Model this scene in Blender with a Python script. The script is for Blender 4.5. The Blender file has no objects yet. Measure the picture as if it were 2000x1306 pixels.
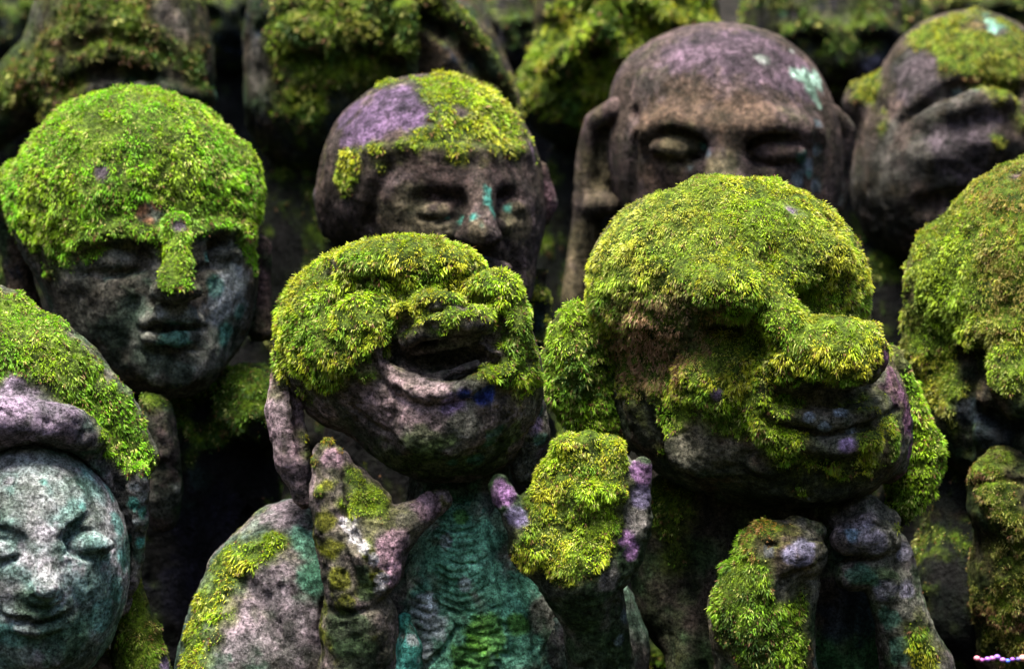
import bpy, math, random
import numpy as np
from mathutils import Vector

# ---------------------------------------------------------------- camera, sky, sun, exposure
F = 4722.0            # focal length in photograph pixels (85 mm on a 36 mm sensor, 2000 px wide)
CZ = 1.05             # camera height above the foot of the slope
scene = bpy.context.scene
COL = scene.collection
cam_data = bpy.data.cameras.new('camera')
cam = bpy.data.objects.new('camera', cam_data)
COL.objects.link(cam)
cam.location = (0, 0, CZ)
cam.rotation_euler = (math.radians(90), 0, 0)
cam_data.lens = 85
cam_data.sensor_width = 36
cam_data.clip_start = 0.05
cam_data.clip_end = 200
cam_data.dof.use_dof = True
cam_data.dof.focus_distance = 2.60
cam_data.dof.aperture_fstop = 4.5
scene.camera = cam

SUN_EL, SUN_AZ = 77.0, 215.0      # compass-like, 180 = behind the camera
world = bpy.data.worlds.new('World')
scene.world = world
world.use_nodes = True
wn = world.node_tree
bg = wn.nodes['Background']
sky = wn.nodes.new('ShaderNodeTexSky')
sky.sky_type = 'NISHITA'
sky.sun_disc = False
sky.sun_elevation = math.radians(SUN_EL)
sky.sun_rotation = math.radians(SUN_AZ)
sky.dust_density = 2.0
sky.air_density = 0.6
wn.links.new(sky.outputs['Color'], bg.inputs['Color'])
bg.inputs['Strength'].default_value = 0.05

sun_data = bpy.data.lights.new('sun', 'SUN')
sun_data.energy = 1.5
sun_data.angle = math.radians(26)
sun_data.color = (1.0, 0.96, 0.88)
sun = bpy.data.objects.new('sun', sun_data)
COL.objects.link(sun)
el, az = math.radians(SUN_EL), math.radians(SUN_AZ)
to_sun = Vector((math.sin(az) * math.cos(el), math.cos(az) * math.cos(el), math.sin(el)))
sun.rotation_euler = to_sun.to_track_quat('Z', 'Y').to_euler()
sun.location = (0, 0, 6)

scene.render.engine = 'CYCLES'
scene.view_settings.view_transform = 'Standard'
scene.view_settings.look = 'None'
scene.view_settings.gamma = 1.0
scene.view_settings.use_curve_mapping = False
scene.view_settings.exposure = 3.85
scene.cycles.max_bounces = 5
scene.cycles.diffuse_bounces = 3

# ---------------------------------------------------------------- numeric helpers
def _hash(i, j, k, seed):
    h = (i.astype(np.uint32) * np.uint32(374761393) + j.astype(np.uint32) * np.uint32(668265263)
         + k.astype(np.uint32) * np.uint32(2147483647 - 1274126177) + np.uint32(seed * 7919 + 13))
    h = (h ^ (h >> np.uint32(13))) * np.uint32(1274126177)
    h = (h ^ (h >> np.uint32(16))) * np.uint32(2246822519)
    h = h ^ (h >> np.uint32(15))
    return (h & np.uint32(0xFFFFFF)).astype(np.float32) / 8388607.5 - 1.0

def vnoise(p, scale, seed=0):
    """smooth value noise in -1..1, scale = feature size in metres"""
    q = p / scale + 1000.0
    i = np.floor(q).astype(np.int64)
    f = (q - i).astype(np.float32)
    f = f * f * f * (f * (f * 6 - 15) + 10)
    out = 0
    for dx in (0, 1):
        wx = f[:, 0] if dx else 1 - f[:, 0]
        for dy in (0, 1):
            wy = f[:, 1] if dy else 1 - f[:, 1]
            for dz in (0, 1):
                wz = f[:, 2] if dz else 1 - f[:, 2]
                out = out + wx * wy * wz * _hash(i[:, 0] + dx, i[:, 1] + dy, i[:, 2] + dz, seed)
    return out

_R = np.array([[0.36, 0.48, -0.8], [-0.8, 0.6, 0.0], [0.48, 0.64, 0.6]])
def fbm(p, scale, octaves=3, seed=0, gain=0.5):
    out, a, tot = 0, 1.0, 0.0
    q = p
    for o in range(octaves):
        out = out + a * vnoise(q, scale, seed + o * 17)
        tot += a
        a *= gain
        scale *= 0.5
        q = q @ _R.T
    return out / tot * 1.6

def sstep(a, b, x):
    t = np.clip((x - a) / (b - a), 0, 1)
    return t * t * (3 - 2 * t)

def P(px, py, D):
    """photograph pixel at camera depth D -> metres in the camera's axes (x right, y away, z up)"""
    return np.array([(px - 1000.0) / F * D, D, -(py - 653.0) / F * D])

def rotm(rx, ry, rz):
    cx, sx, cy, sy, cz, sz = [f(math.radians(a)) for a in (rx, ry, rz) for f in (math.cos, math.sin)]
    X = np.array([[1, 0, 0], [0, cx, -sx], [0, sx, cx]])
    Y = np.array([[cy, 0, sy], [0, 1, 0], [-sy, 0, cy]])
    Z = np.array([[cz, -sz, 0], [sz, cz, 0], [0, 0, 1]])
    return Z @ Y @ X

MARGIN = 0.03
class Vol:
    """a block of clay: signed distance field on a grid, shaped by adding and cutting"""
    def __init__(s, D, vox):
        s.D, s.vox, s.s = D, vox * (1.27 if D < 2.8 else 1.6), D / F
        s.ops = []
        s.paints, s.mossp = [], []
        s.F = None
    # --- primitives are stored first, so that the block can size itself
    def ell(s, px, py, rx, rz, ry=None, d=0.0, k=8, rot=(0, 0, 0), cut=False):
        """ellipsoid; radii and depth offset d in photograph pixels at this statue's depth"""
        ry = ry if ry else rx
        c = P(px, py, s.D + d * s.s)
        r = np.array([rx, ry, rz]) * s.s
        s._op(('e', c, r, rotm(*rot), k * s.s, cut))
        return s
    def cap(s, pts, k=6, cut=False):
        """chain of capsules; pts = (px, py, d, r)"""
        q = [(P(a, b, s.D + c * s.s), r * s.s) for a, b, c, r in pts]
        s._op(('c', q, None, None, k * s.s, cut))
        return s
    def _op(s, o):
        if s.F is None:
            s.ops.append(o)
        else:
            s._apply(o)
    def _bounds(s, o):
        if o[0] == 'e':
            r = np.abs(o[3]) @ o[2]
            return o[1] - r, o[1] + r
        lo = np.min([c - r for c, r in o[1]], axis=0)
        hi = np.max([c + r for c, r in o[1]], axis=0)
        return lo, hi
    def bake(s):
        bb = [s._bounds(o) for o in s.ops if not o[5]]
        s.lo = np.min([b[0] for b in bb], axis=0) - np.array([0.024, 0.075, 0.024])
        s.hi = np.max([b[1] for b in bb], axis=0) + 0.024
        s.n = np.ceil((s.hi - s.lo) / s.vox).astype(int) + 1
        s.ax = [(s.lo[i] + np.arange(s.n[i]) * s.vox).astype(np.float32) for i in range(3)]
        s.F = np.full(s.n, 0.2, np.float32)
        for o in s.ops:
            s._apply(o)
        return s
    def _apply(s, o):
        k, cut = max(o[4], 1e-5), o[5]
        lo, hi = s._bounds(o)
        m = MARGIN if not cut else k + 2 * s.vox
        a = np.maximum(((lo - m - s.lo) / s.vox).astype(int), 0)
        b = np.minimum(((hi + m - s.lo) / s.vox).astype(int) + 2, s.n)
        if np.any(b <= a):
            return
        sl = tuple(slice(a[i], b[i]) for i in range(3))
        X = s.ax[0][sl[0]][:, None, None]; Y = s.ax[1][sl[1]][None, :, None]; Z = s.ax[2][sl[2]][None, None, :]
        if o[0] == 'e':
            c, r, R = o[1], o[2], o[3]
            x, y, z = X - c[0], Y - c[1], Z - c[2]
            k0 = 0; k1 = 0
            for i in range(3):
                q = x * R[0, i] + y * R[1, i] + z * R[2, i]
                k0 = k0 + (q / r[i]) ** 2
                k1 = k1 + (q / r[i] ** 2) ** 2
            k0 = np.sqrt(k0); k1 = np.sqrt(k1) + 1e-9
            d = k0 * (k0 - 1) / k1
        else:
            d = None
            pts = o[1]
            for (p0, r0), (p1, r1) in zip(pts[:-1], pts[1:]):
                v = p1 - p0
                L = float(v @ v) + 1e-12
                t = ((X - p0[0]) * v[0] + (Y - p0[1]) * v[1] + (Z - p0[2]) * v[2]) / L
                t = np.clip(t, 0, 1)
                e = np.sqrt((X - p0[0] - t * v[0]) ** 2 + (Y - p0[1] - t * v[1]) ** 2 + (Z - p0[2] - t * v[2]) ** 2) - (r0 + (r1 - r0) * t)
                d = e if d is None else np.minimum(d, e)
        g = s.F[sl]
        if cut:
            d = -d
            h = np.clip(0.5 - 0.5 * (g - d) / k, 0, 1)
            s.F[sl] = g * (1 - h) + d * h + k * h * (1 - h)
        else:
            h = np.clip(0.5 + 0.5 * (g - d) / k, 0, 1)
            s.F[sl] = g * (1 - h) + d * h - k * h * (1 - h)
    # --- the surface that the photograph shows at a pixel
    def on(s, px, py):
        t = np.arange(s.lo[1] - 0.01, s.hi[1] + 0.01, s.vox * 0.5)
        q = np.stack([(px - 1000.0) / F * t, t, -(py - 653.0) / F * t], 1)
        i = np.round((q - s.lo) / s.vox).astype(int)
        ok = np.all((i >= 0) & (i < s.n), axis=1)
        f = np.full(len(t), 1.0)
        f[ok] = s.F[i[ok, 0], i[ok, 1], i[ok, 2]]
        w = np.nonzero(f < 0)[0]
        if len(w):
            return q[w[0]]
        return q[np.argmin(f)]
    def line(s, pts, r=None, k=4, cut=False, lift=0.0):
        """ridge or groove that follows the surface; pts = (px, py[, r]), densified"""
        out = []
        pts = [(p[0], p[1], (p[2] if len(p) > 2 else r)) for p in pts]
        for a, b in zip(pts[:-1], pts[1:]):
            n = max(1, int(math.hypot(a[0] - b[0], a[1] - b[1]) / 22))
            for j in range(n):
                t = j / n
                out.append([a[i] * (1 - t) + b[i] * t for i in range(3)])
        out.append(list(pts[-1]))
        q = []
        for x, y, rr in out:
            c = s.on(x, y).copy()
            c[1] -= lift * s.s
            q.append((c, rr * s.s))
        if len(q) == 1:
            q = q * 2
        s._op(('c', q, None, None, k * s.s, cut))
        return s
    def groove(s, pts, r=6, k=4, lift=0.0):
        return s.line(pts, r, k, True, lift)
    def ridge(s, pts, r=8, k=6, lift=0.0):
        return s.line(pts, r, k, False, lift)
    def blob(s, px, py, rx, rz, ry=None, sink=0.3, k=8, rot=(0, 0, 0), cut=False):
        """ellipsoid set on the surface; sink 1 = its centre on the surface, 0 = standing proud"""
        ry = ry if ry else min(rx, rz)
        c = s.on(px, py).copy()
        c[1] += (sink * ry - 0.0) * s.s
        s._op(('e', c, np.array([rx, ry, rz]) * s.s, rotm(*rot), k * s.s, cut))
        return s
    def moss(s, v, *pts):
        for p in pts:
            s.mossp.append((s.on(p[0], p[1]), p[2] * s.s, v))
        return s
    def paint(s, col, a, *pts):
        for p in pts:
            s.paints.append((s.on(p[0], p[1]), p[2] * s.s, np.array(col, np.float32), a))
        return s
    def mesh(s):
        Fd, n = s.F, s.n
        S = Fd < 0
        c = [(i, j, k) for i in (0, 1) for j in (0, 1) for k in (0, 1)]
        sub = lambda A, o: A[o[0]:n[0] - 1 + o[0], o[1]:n[1] - 1 + o[1], o[2]:n[2] - 1 + o[2]]
        cnt = np.zeros(n - 1, np.int8)
        for o in c:
            cnt += sub(S, o)
        act = (cnt > 0) & (cnt < 8)
        I = np.argwhere(act)
        vals = np.stack([Fd[I[:, 0] + o[0], I[:, 1] + o[1], I[:, 2] + o[2]] for o in c], 1)
        acc = np.zeros((len(I), 3)); num = np.zeros(len(I))
        for a in range(8):
            for b in range(a + 1, 8):
                if sum(abs(c[a][q] - c[b][q]) for q in range(3)) != 1:
                    continue
                va, vb = vals[:, a], vals[:, b]
                m = (va < 0) != (vb < 0)
                t = np.where(m, va / np.where(m, va - vb, 1), 0)
                pa, pb = np.array(c[a], float), np.array(c[b], float)
                acc += m[:, None] * (pa + t[:, None] * (pb - pa))
                num += m
        V = s.lo + (I + acc / num[:, None]) * s.vox
        idx = np.full(n - 1, -1, np.int32)
        idx[act] = np.arange(len(I))
        Q = []
        for ax in range(3):
            u, v = [(1, 2), (2, 0), (0, 1)][ax]
            A = np.moveaxis(S, (ax, u, v), (0, 1, 2))
            B = np.moveaxis(idx, (ax, u, v), (0, 1, 2))
            A0, A1 = A[:-1, 1:-1, 1:-1], A[1:, 1:-1, 1:-1]
            E = np.argwhere(A0 != A1)
            if not len(E):
                continue
            x, y, z = E[:, 0], E[:, 1], E[:, 2]
            q = np.stack([B[x, y, z], B[x, y + 1, z], B[x, y + 1, z + 1], B[x, y, z + 1]], 1)
            fl = A0[x, y, z]
            q[~fl] = q[~fl][:, ::-1]
            Q.append(q)
        Q = np.concatenate(Q)
        Q = Q[(Q >= 0).all(1)]
        return V, Q

def vnormals(V, Q):
    fn = np.cross(V[Q[:, 2]] - V[Q[:, 0]], V[Q[:, 3]] - V[Q[:, 1]])
    N = np.zeros_like(V)
    for j in range(4):
        for a in range(3):
            N[:, a] += np.bincount(Q[:, j], fn[:, a], len(V))
    return N / (np.linalg.norm(N, axis=1)[:, None] + 1e-12), fn

# ---------------------------------------------------------------- materials
def mat_stone():
    m = bpy.data.materials.new('weathered_stone')
    m.use_nodes = True
    nt = m.node_tree; L = nt.links.new
    b = nt.nodes['Principled BSDF']
    at = nt.nodes.new('ShaderNodeAttribute'); at.attribute_name = 'Col'
    tc = nt.nodes.new('ShaderNodeTexCoord')
    def noise(sc, det, rough=0.6):
        t = nt.nodes.new('ShaderNodeTexNoise'); t.inputs['Scale'].default_value = sc
        t.inputs['Detail'].default_value = det; t.inputs['Roughness'].default_value = rough
        L(tc.outputs['Object'], t.inputs['Vector']); return t
    def ramp(src, a, ca, b_, cb):
        r = nt.nodes.new('ShaderNodeValToRGB')
        r.color_ramp.elements[0].position = a; r.color_ramp.elements[0].color = (*ca, 1)
        r.color_ramp.elements[1].position = b_; r.color_ramp.elements[1].color = (*cb, 1)
        L(src, r.inputs['Fac']); return r
    def mix(mode, fac, a, b_):
        x = nt.nodes.new('ShaderNodeMix'); x.data_type = 'RGBA'; x.blend_type = mode
        if isinstance(fac, float): x.inputs['Factor'].default_value = fac
        else: L(fac, x.inputs['Factor'])
        L(a, x.inputs['A'])
        if isinstance(b_, tuple): x.inputs['B'].default_value = (*b_, 1)
        else: L(b_, x.inputs['B'])
        return x.outputs['Result']
    n1 = noise(300, 6, 0.8); n2 = noise(90, 6, 0.7); n3 = noise(700, 3)
    g = ramp(n1.outputs['Fac'], 0.36, (0.12, 0.13, 0.13), 0.64, (2.6, 2.55, 2.55))
    c = mix('MULTIPLY', 1.0, at.outputs['Color'], g.outputs['Color'])
    g2 = ramp(n2.outputs['Fac'], 0.38, (0.45, 0.47, 0.45), 0.62, (1.5, 1.46, 1.5))
    c = mix('MULTIPLY', 1.0, c, g2.outputs['Color'])
    n4 = noise(22, 5, 0.65)
    g4 = ramp(n4.outputs['Fac'], 0.35, (0.42, 0.46, 0.40), 0.65, (1.5, 1.38, 1.42))
    c = mix('MULTIPLY', 1.0, c, g4.outputs['Color'])
    mp = nt.nodes.new('ShaderNodeMapping'); mp.inputs['Scale'].default_value = (1, 1, 0.13)
    L(tc.outputs['Object'], mp.inputs['Vector'])
    n5 = noise(70, 4, 0.6); L(mp.outputs['Vector'], n5.inputs['Vector'])
    g5 = ramp(n5.outputs['Fac'], 0.36, (0.55, 0.57, 0.55), 0.62, (1.22, 1.24, 1.22))
    c = mix('MULTIPLY', 1.0, c, g5.outputs['Color'])
    sp = ramp(n3.outputs['Fac'], 0.63, (0, 0, 0), 0.70, (1, 1, 1))
    c = mix('ADD', 1.0, c, mix('MULTIPLY', 1.0, mix('MULTIPLY', 1.0, sp.outputs['Color'], at.outputs['Color']), (1.6, 1.6, 1.7)))
    n6 = noise(55, 8, 0.75)
    cr = ramp(n6.outputs['Fac'], 0.655, (0, 0, 0), 0.675, (0.55, 0.55, 0.55))
    c = mix('MIX', cr.outputs['Color'], c, mix('ADD', 1.0, mix('MULTIPLY', 1.0, at.outputs['Color'], (1.5, 1.8, 1.6)), (0.012, 0.016, 0.013)))
    L(c, b.inputs['Base Color'])
    b.inputs['Roughness'].default_value = 0.7
    b.inputs['Specular IOR Level'].default_value = 0.07
    bu = nt.nodes.new('ShaderNodeBump'); bu.inputs['Strength'].default_value = 0.9; bu.inputs['Distance'].default_value = 0.004
    L(n1.outputs['Fac'], bu.inputs['Height'])
    bu2 = nt.nodes.new('ShaderNodeBump'); bu2.inputs['Strength'].default_value = 0.8; bu2.inputs['Distance'].default_value = 0.013
    L(n2.outputs['Fac'], bu2.inputs['Height']); L(bu.outputs['Normal'], bu2.inputs['Normal'])
    vo = nt.nodes.new('ShaderNodeTexVoronoi'); vo.inputs['Scale'].default_value = 120
    L(tc.outputs['Object'], vo.inputs['Vector'])
    bu3 = nt.nodes.new('ShaderNodeBump'); bu3.inputs['Strength'].default_value = 0.5; bu3.inputs['Distance'].default_value = 0.004
    L(vo.outputs['Distance'], bu3.inputs['Height']); L(bu2.outputs['Normal'], bu3.inputs['Normal'])
    L(bu3.outputs['Normal'], b.inputs['Normal'])
    return m

def mat_moss():
    m = bpy.data.materials.new('moss_leaves')
    m.use_nodes = True
    nt = m.node_tree; L = nt.links.new
    b = nt.nodes['Principled BSDF']; out = nt.nodes['Material Output']
    at = nt.nodes.new('ShaderNodeAttribute'); at.attribute_name = 'Col'
    L(at.outputs['Color'], b.inputs['Base Color'])
    b.inputs['Roughness'].default_value = 0.6
    b.inputs['Specular IOR Level'].default_value = 0.3
    tr = nt.nodes.new('ShaderNodeBsdfTranslucent'); L(at.outputs['Color'], tr.inputs['Color'])
    mx = nt.nodes.new('ShaderNodeMixShader'); mx.inputs['Fac'].default_value = 0.35
    L(b.outputs[0], mx.inputs[1]); L(tr.outputs[0], mx.inputs[2]); L(mx.outputs[0], out.inputs['Surface'])
    return m

M_STONE, M_MOSS = mat_stone(), mat_moss()

def link_mesh(name, V, faces_idx, face_sizes, colors, mat, parent, origin, smooth=True):
    me = bpy.data.meshes.new(name)
    me.vertices.add(len(V)); me.loops.add(len(faces_idx)); me.polygons.add(len(face_sizes))
    me.vertices.foreach_set('co', (V - origin).astype(np.float32).ravel())
    me.loops.foreach_set('vertex_index', faces_idx.astype(np.int32))
    st = np.zeros(len(face_sizes), np.int32); st[1:] = np.cumsum(face_sizes)[:-1]
    me.polygons.foreach_set('loop_start', st)
    me.polygons.foreach_set('loop_total', face_sizes.astype(np.int32))
    me.polygons.foreach_set('use_smooth', np.full(len(face_sizes), smooth))
    at = me.color_attributes.new('Col', 'FLOAT_COLOR', 'POINT')
    c4 = np.ones((len(V), 4), np.float32); c4[:, :3] = colors
    at.data.foreach_set('color', c4.ravel())
    me.update(); me.validate()
    me.materials.append(mat)
    o = bpy.data.objects.new(name, me)
    COL.objects.link(o)
    if parent: o.parent = parent
    return o

rng = np.random.default_rng(7)
# stone tints (albedo)
PURPLE = (0.125, 0.095, 0.135); GREY = (0.125, 0.125, 0.110); BROWN = (0.10, 0.078, 0.062)
TEAL = (0.06, 0.20, 0.17); DARKG = (0.035, 0.06, 0.03); PALE = (0.36, 0.38, 0.37); PINK = (0.24, 0.15, 0.17)
LILAC = (0.25, 0.19, 0.33); BLUE = (0.05, 0.07, 0.28); MINT = (0.42, 0.62, 0.52); NIGHT = (0.02, 0.028, 0.045)
OCHRE = (0.22, 0.13, 0.03); OLIVE = (0.09, 0.10, 0.02)
# moss tints (tip albedo)
M_YEL = np.array((0.60, 0.60, 0.025)); M_GRN = np.array((0.22, 0.44, 0.012)); M_LIME = np.array((0.38, 0.60, 0.008)); M_VIV = np.array((0.24, 0.62, 0.006))
M_PALE = np.array((0.50, 0.52, 0.13)); M_DK = np.array((0.06, 0.15, 0.010)); M_BRN = np.array((0.27, 0.13, 0.05)); M_OLV = np.array((0.20, 0.21, 0.018))
M_ORG = np.array((0.42, 0.24, 0.03))

class Statue:
    def __init__(s, label, D, px, base_z, pal=(M_YEL, M_GRN, M_LIME), group='mossy stone statues on the slope', name='stone_statue'):
        s.D = D
        s.base = np.array([(px - 1000) / F * D, D, base_z]) + np.array([0, 0, CZ])
        s.root = bpy.data.objects.new(name, None)
        s.root.location = s.base; s.root.empty_display_size = 0.05
        COL.objects.link(s.root)
        s.root['label'] = label; s.root['category'] = 'statue'; s.root['group'] = group
        s.pal = pal
        s.bl = []
        s.floor = base_z
    def part(s, name, vol, tints, moss=(-1, 0, 0.6), rough=1.0, dens=1.0, blen=1.0, parent=None, seed=1, label=None, pal=None, thick=1.0, hang=0.6, nscale=0.05):
        """mesh the clay block, roughen it, tint it and remember where the moss grows.
        tints = (main, second, third); moss = (bias, weight of upward facing, noise)"""
        if vol.F is None: vol.bake()
        V, Q = vol.mesh()
        N, _ = vnormals(V, Q)
        e = vol.vox
        pit = np.clip(fbm(V, 0.012, 3, seed + 3, 0.7) - 0.25, 0, 1)
        V = V - N * (pit * 0.004 * rough)[:, None]
        V = V + N * (fbm(V, 0.035, 3, seed) * 0.0028 * rough + fbm(V, 0.009, 2, seed + 5) * 0.0009 * rough)[:, None]
        # where the moss is
        nz = N[:, 2]
        m = moss[0] + moss[1] * nz + moss[2] * fbm(V, nscale, 4, seed + 9, 0.6)
        pos = np.zeros(len(V)); neg = np.zeros(len(V))
        for c, r, v in vol.mossp:
            d = np.linalg.norm(V - c, axis=1) / r
            g = v * np.exp(-(d ** 2) * 1.2)
            if v > 0: pos += g
            else: neg += g
        m = m + 1.7 * np.tanh(pos / 1.5) + neg
        m = m + (0.5 * fbm(V, 0.016, 3, seed + 13, 0.65)) * np.clip(1.5 - np.abs(m), 0, 1)
        mask = sstep(-0.05, 0.75, m)
        # stone colour
        a = sstep(-0.35, 0.45, fbm(V, 0.06, 3, seed + 21, 0.65))[:, None]
        b = sstep(0.05, 0.75, fbm(V, 0.03, 4, seed + 33, 0.65))[:, None]
        t = [np.array(x, np.float32) for x in tints]
        C = t[0] * (1 - a) + t[1] * a
        C = C * (1 - b) + t[2] * b
        wob = fbm(V, 0.014, 3, seed + 41)
        for c, r, col, al in vol.paints:
            d = np.linalg.norm(V - c, axis=1) / r + 0.38 * wob
            w = (sstep(1.15, 0.75, d) * al)[:, None]
            C = C * (1 - w) + col * w
        under = np.array((0.045, 0.078, 0.003), np.float32)
        mk = mask[:, None] * 0.85
        fringe = (sstep(-0.45, 0.05, m) * 0.45)[:, None]
        C = C * (1 - fringe) + np.array(OLIVE, np.float32) * fringe
        C = C * (0.08 if (name == 'robe' and s.D > 2.9) else 0.62 if s.D < 2.9 else 0.42)  # back-row robes darkened in colour, standing in for shade in the gaps
        g = C.mean(1, keepdims=True)
        C = np.clip(g + (C - g) * 1.2, 0.004, 0.8) * np.array((0.97, 1.0, 0.90), np.float32)
        C = C * (1 - mk) + under * mk
        # moss mat swells the surface
        lump = fbm(V, 0.017, 3, seed + 51)
        lump2 = fbm(V, 0.038, 3, seed + 57)
        V = V + N * (mask * (0.0022 + 0.0024 * lump + 0.0030 * lump2) * thick)[:, None]
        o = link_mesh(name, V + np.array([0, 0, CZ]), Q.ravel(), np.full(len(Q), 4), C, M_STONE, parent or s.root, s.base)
        if label: o['label'] = label
        if dens > 0 and mask.max() > 0.2:
            N2, fn = vnormals(V, Q)
            s.bl.append((V, Q, N2, mask, lump, dens, blen, seed, pal or s.pal, hang))
        return o
    def grow(s, name='moss', mult=1.0):
        VV, CC = [], []
        for V, Q, N, mask, lump, dens, blen, seed, pal, hang in s.bl:
            fa = np.linalg.norm(np.cross(V[Q[:, 2]] - V[Q[:, 0]], V[Q[:, 3]] - V[Q[:, 1]]), axis=1) / 2
            fm = mask[Q].mean(1)
            fnrm = N[Q].mean(1)
            ctr = V[Q].mean(1)
            view = -ctr / np.linalg.norm(ctr, axis=1)[:, None]
            facing = (fnrm * view).sum(1)
            w = fa * np.clip(fm - 0.04, 0, 0.7) * np.where(facing > -0.35, 1.0, 0.12)
            # leave out what is far below the picture
            low = ctr[:, 2] / ctr[:, 1] < -0.165
            w = np.where(low, w * 0.15, w)
            tot = w.sum()
            size = blen * 0.0045
            n = int(tot / (size * size) * 3.6 * dens * mult)
            if n < 5: continue
            n = min(n, 60000)
            cw = np.cumsum(w); cw /= cw[-1]
            f = np.searchsorted(cw, rng.random(n))
            f = np.clip(f, 0, len(Q) - 1)
            u, v = rng.random((2, n))
            q = V[Q[f]]
            p = (q[:, 0] * ((1 - u) * (1 - v))[:, None] + q[:, 1] * (u * (1 - v))[:, None] + q[:, 2] * (u * v)[:, None] + q[:, 3] * ((1 - u) * v)[:, None])
            nn = fnrm[f]
            lp = lump[Q[f, 0]]
            mm = fm[f]
            tuft = fbm(p, 0.009, 2, seed + 95)
            # combing field
            flow = np.stack([vnoise(p, 0.022, seed + 60 + a) for a in range(3)], 1)
            dirn = nn * 0.75 + np.array([0, 0, -hang]) * (1 - 0.55 * np.abs(nn[:, 2:3])) + flow * 0.55
            # tint
            shade = (0.82 + 0.30 * np.clip(fbm(p, 0.02, 3, seed + 91), -1, 1))[:, None]
            c1 = sstep(-0.5, 0.5, fbm(p, 0.045, 3, seed + 71) + 0.25 * rng.standard_normal(n))[:, None]
            c2 = sstep(0.0, 0.8, fbm(p, 0.03, 2, seed + 77) - 0.55 * nn[:, 2] + 0.25 * rng.standard_normal(n))[:, None]
            tint = pal[0] * (1 - c1) + pal[2] * c1
            tint = tint * (1 - c2) + pal[1] * c2
            c3 = (0.62 * sstep(0.05, 0.65, fbm(p, 0.018, 3, seed + 83)))[:, None]
            tint = tint * (1 - c3) + (pal[1] * 0.32 + M_DK * 0.25) * c3
            odd = rng.random(n)
            tint = np.where((odd < 0.10 + 0.08 * np.clip(nn[:, 2], 0, 1))[:, None], M_PALE * (0.8 + 0.6 * rng.random((n, 1))), tint)  # more pale blades on upward faces, top light put into the tint
            tint = np.where(((odd > 0.18) & (odd < 0.18 + 0.07 * (1 + 2 * (mm < 0.6))))[:, None], M_BRN, tint)
            for c, r, v, colr in getattr(s, 'tintp', []):
                d = np.linalg.norm(p - c, axis=1) / r
                ww = (sstep(1.25, 0.6, d + 0.3 * rng.standard_normal(n)) * v)[:, None]
                tint = tint * (1 - ww) + colr * ww
            for bl in range(5):
                d = dirn + rng.standard_normal((n, 3)) * 0.42
                d /= np.linalg.norm(d, axis=1)[:, None]
                L = (size * (0.55 + 0.75 * rng.random(n)) * (0.45 + 0.55 * mm) * (1 + 0.25 * lp) * (1.05 + 0.75 * np.clip(tuft, -0.8, 1)))[:, None]
                sd = np.cross(d, rng.standard_normal((n, 3)))
                sd /= np.linalg.norm(sd, axis=1)[:, None] + 1e-9
                W = size * 0.125 * (0.7 + 0.6 * rng.random((n, 1)))
                root = p - nn * 0.0012 + rng.standard_normal((n, 3)) * size * 0.10
                mid = root + d * L * 0.55
                tip = root + d * L + np.array([0, 0, -1.0]) * L * 0.22
                VV.append(np.stack([root, mid + sd * W, tip, mid - sd * W], 1).reshape(-1, 3))
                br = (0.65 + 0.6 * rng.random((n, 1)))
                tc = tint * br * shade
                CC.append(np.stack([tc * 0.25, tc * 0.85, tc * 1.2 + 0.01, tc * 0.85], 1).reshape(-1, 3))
        if not VV: return 0
        V = np.concatenate(VV); C = np.concatenate(CC)
        nb = len(V) // 4
        loops = np.arange(nb * 4)
        sizes = np.full(nb, 4)
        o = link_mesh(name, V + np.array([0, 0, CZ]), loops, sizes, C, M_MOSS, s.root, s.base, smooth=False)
        o['kind'] = 'stuff'
        s.nb = nb
        print('MOSS', s.root.name, nb, 'blades')
        return nb

# ---------------------------------------------------------------- ground
def ground_z(x, y):
    """terraced slope, in the camera's axes"""
    z = -0.78
    for y0, h in ((2.98, 0.16), (3.36, 0.15), (3.66, 0.15), (3.98, 0.15), (4.35, 0.2)):
        z = z + h * sstep(y0 - 0.05, y0 + 0.03, y)
    z = z + np.clip(y - 4.6, 0, None) * 0.85
    z = z + np.clip(-y - 2.5, 0, 9) * 0.9 + np.clip(np.abs(x) - 4.0, 0, 8) * 0.9  # unseen banks behind and beside the camera, added to block low sky light
    return z

def make_ground():
    xs = np.concatenate([np.linspace(-40, -2.2, 30)[:-1], np.linspace(-2.2, 2.2, 150), np.linspace(2.2, 40, 30)[1:]])
    ys = np.concatenate([np.linspace(-40, 1.8, 34)[:-1], np.linspace(1.8, 5.6, 150), np.linspace(5.6, 45, 24)[1:]])
    X, Y = np.meshgrid(xs, ys, indexing='ij')
    Z = ground_z(X, Y)
    p = np.stack([X.ravel(), Y.ravel(), Z.ravel()], 1)
    p[:, 2] += fbm(p, 0.5, 4, 3) * 0.05 + fbm(p, 0.07, 3, 8) * 0.016
    n0, n1 = X.shape
    I = np.arange(n0 * n1).reshape(n0, n1)
    Q = np.stack([I[:-1, :-1], I[1:, :-1], I[1:, 1:], I[:-1, 1:]], -1).reshape(-1, 4)
    a = sstep(-0.2, 0.5, fbm(p, 0.15, 3, 12))[:, None]
    C = np.array((0.010, 0.009, 0.007)) * (1 - a) + np.array((0.012, 0.020, 0.006)) * a
    o = link_mesh('ground', p + np.array([0, 0, CZ]), Q.ravel(), np.full(len(Q), 4), C, M_STONE, None, np.zeros(3))
    o['kind'] = 'structure'
make_ground()

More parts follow.
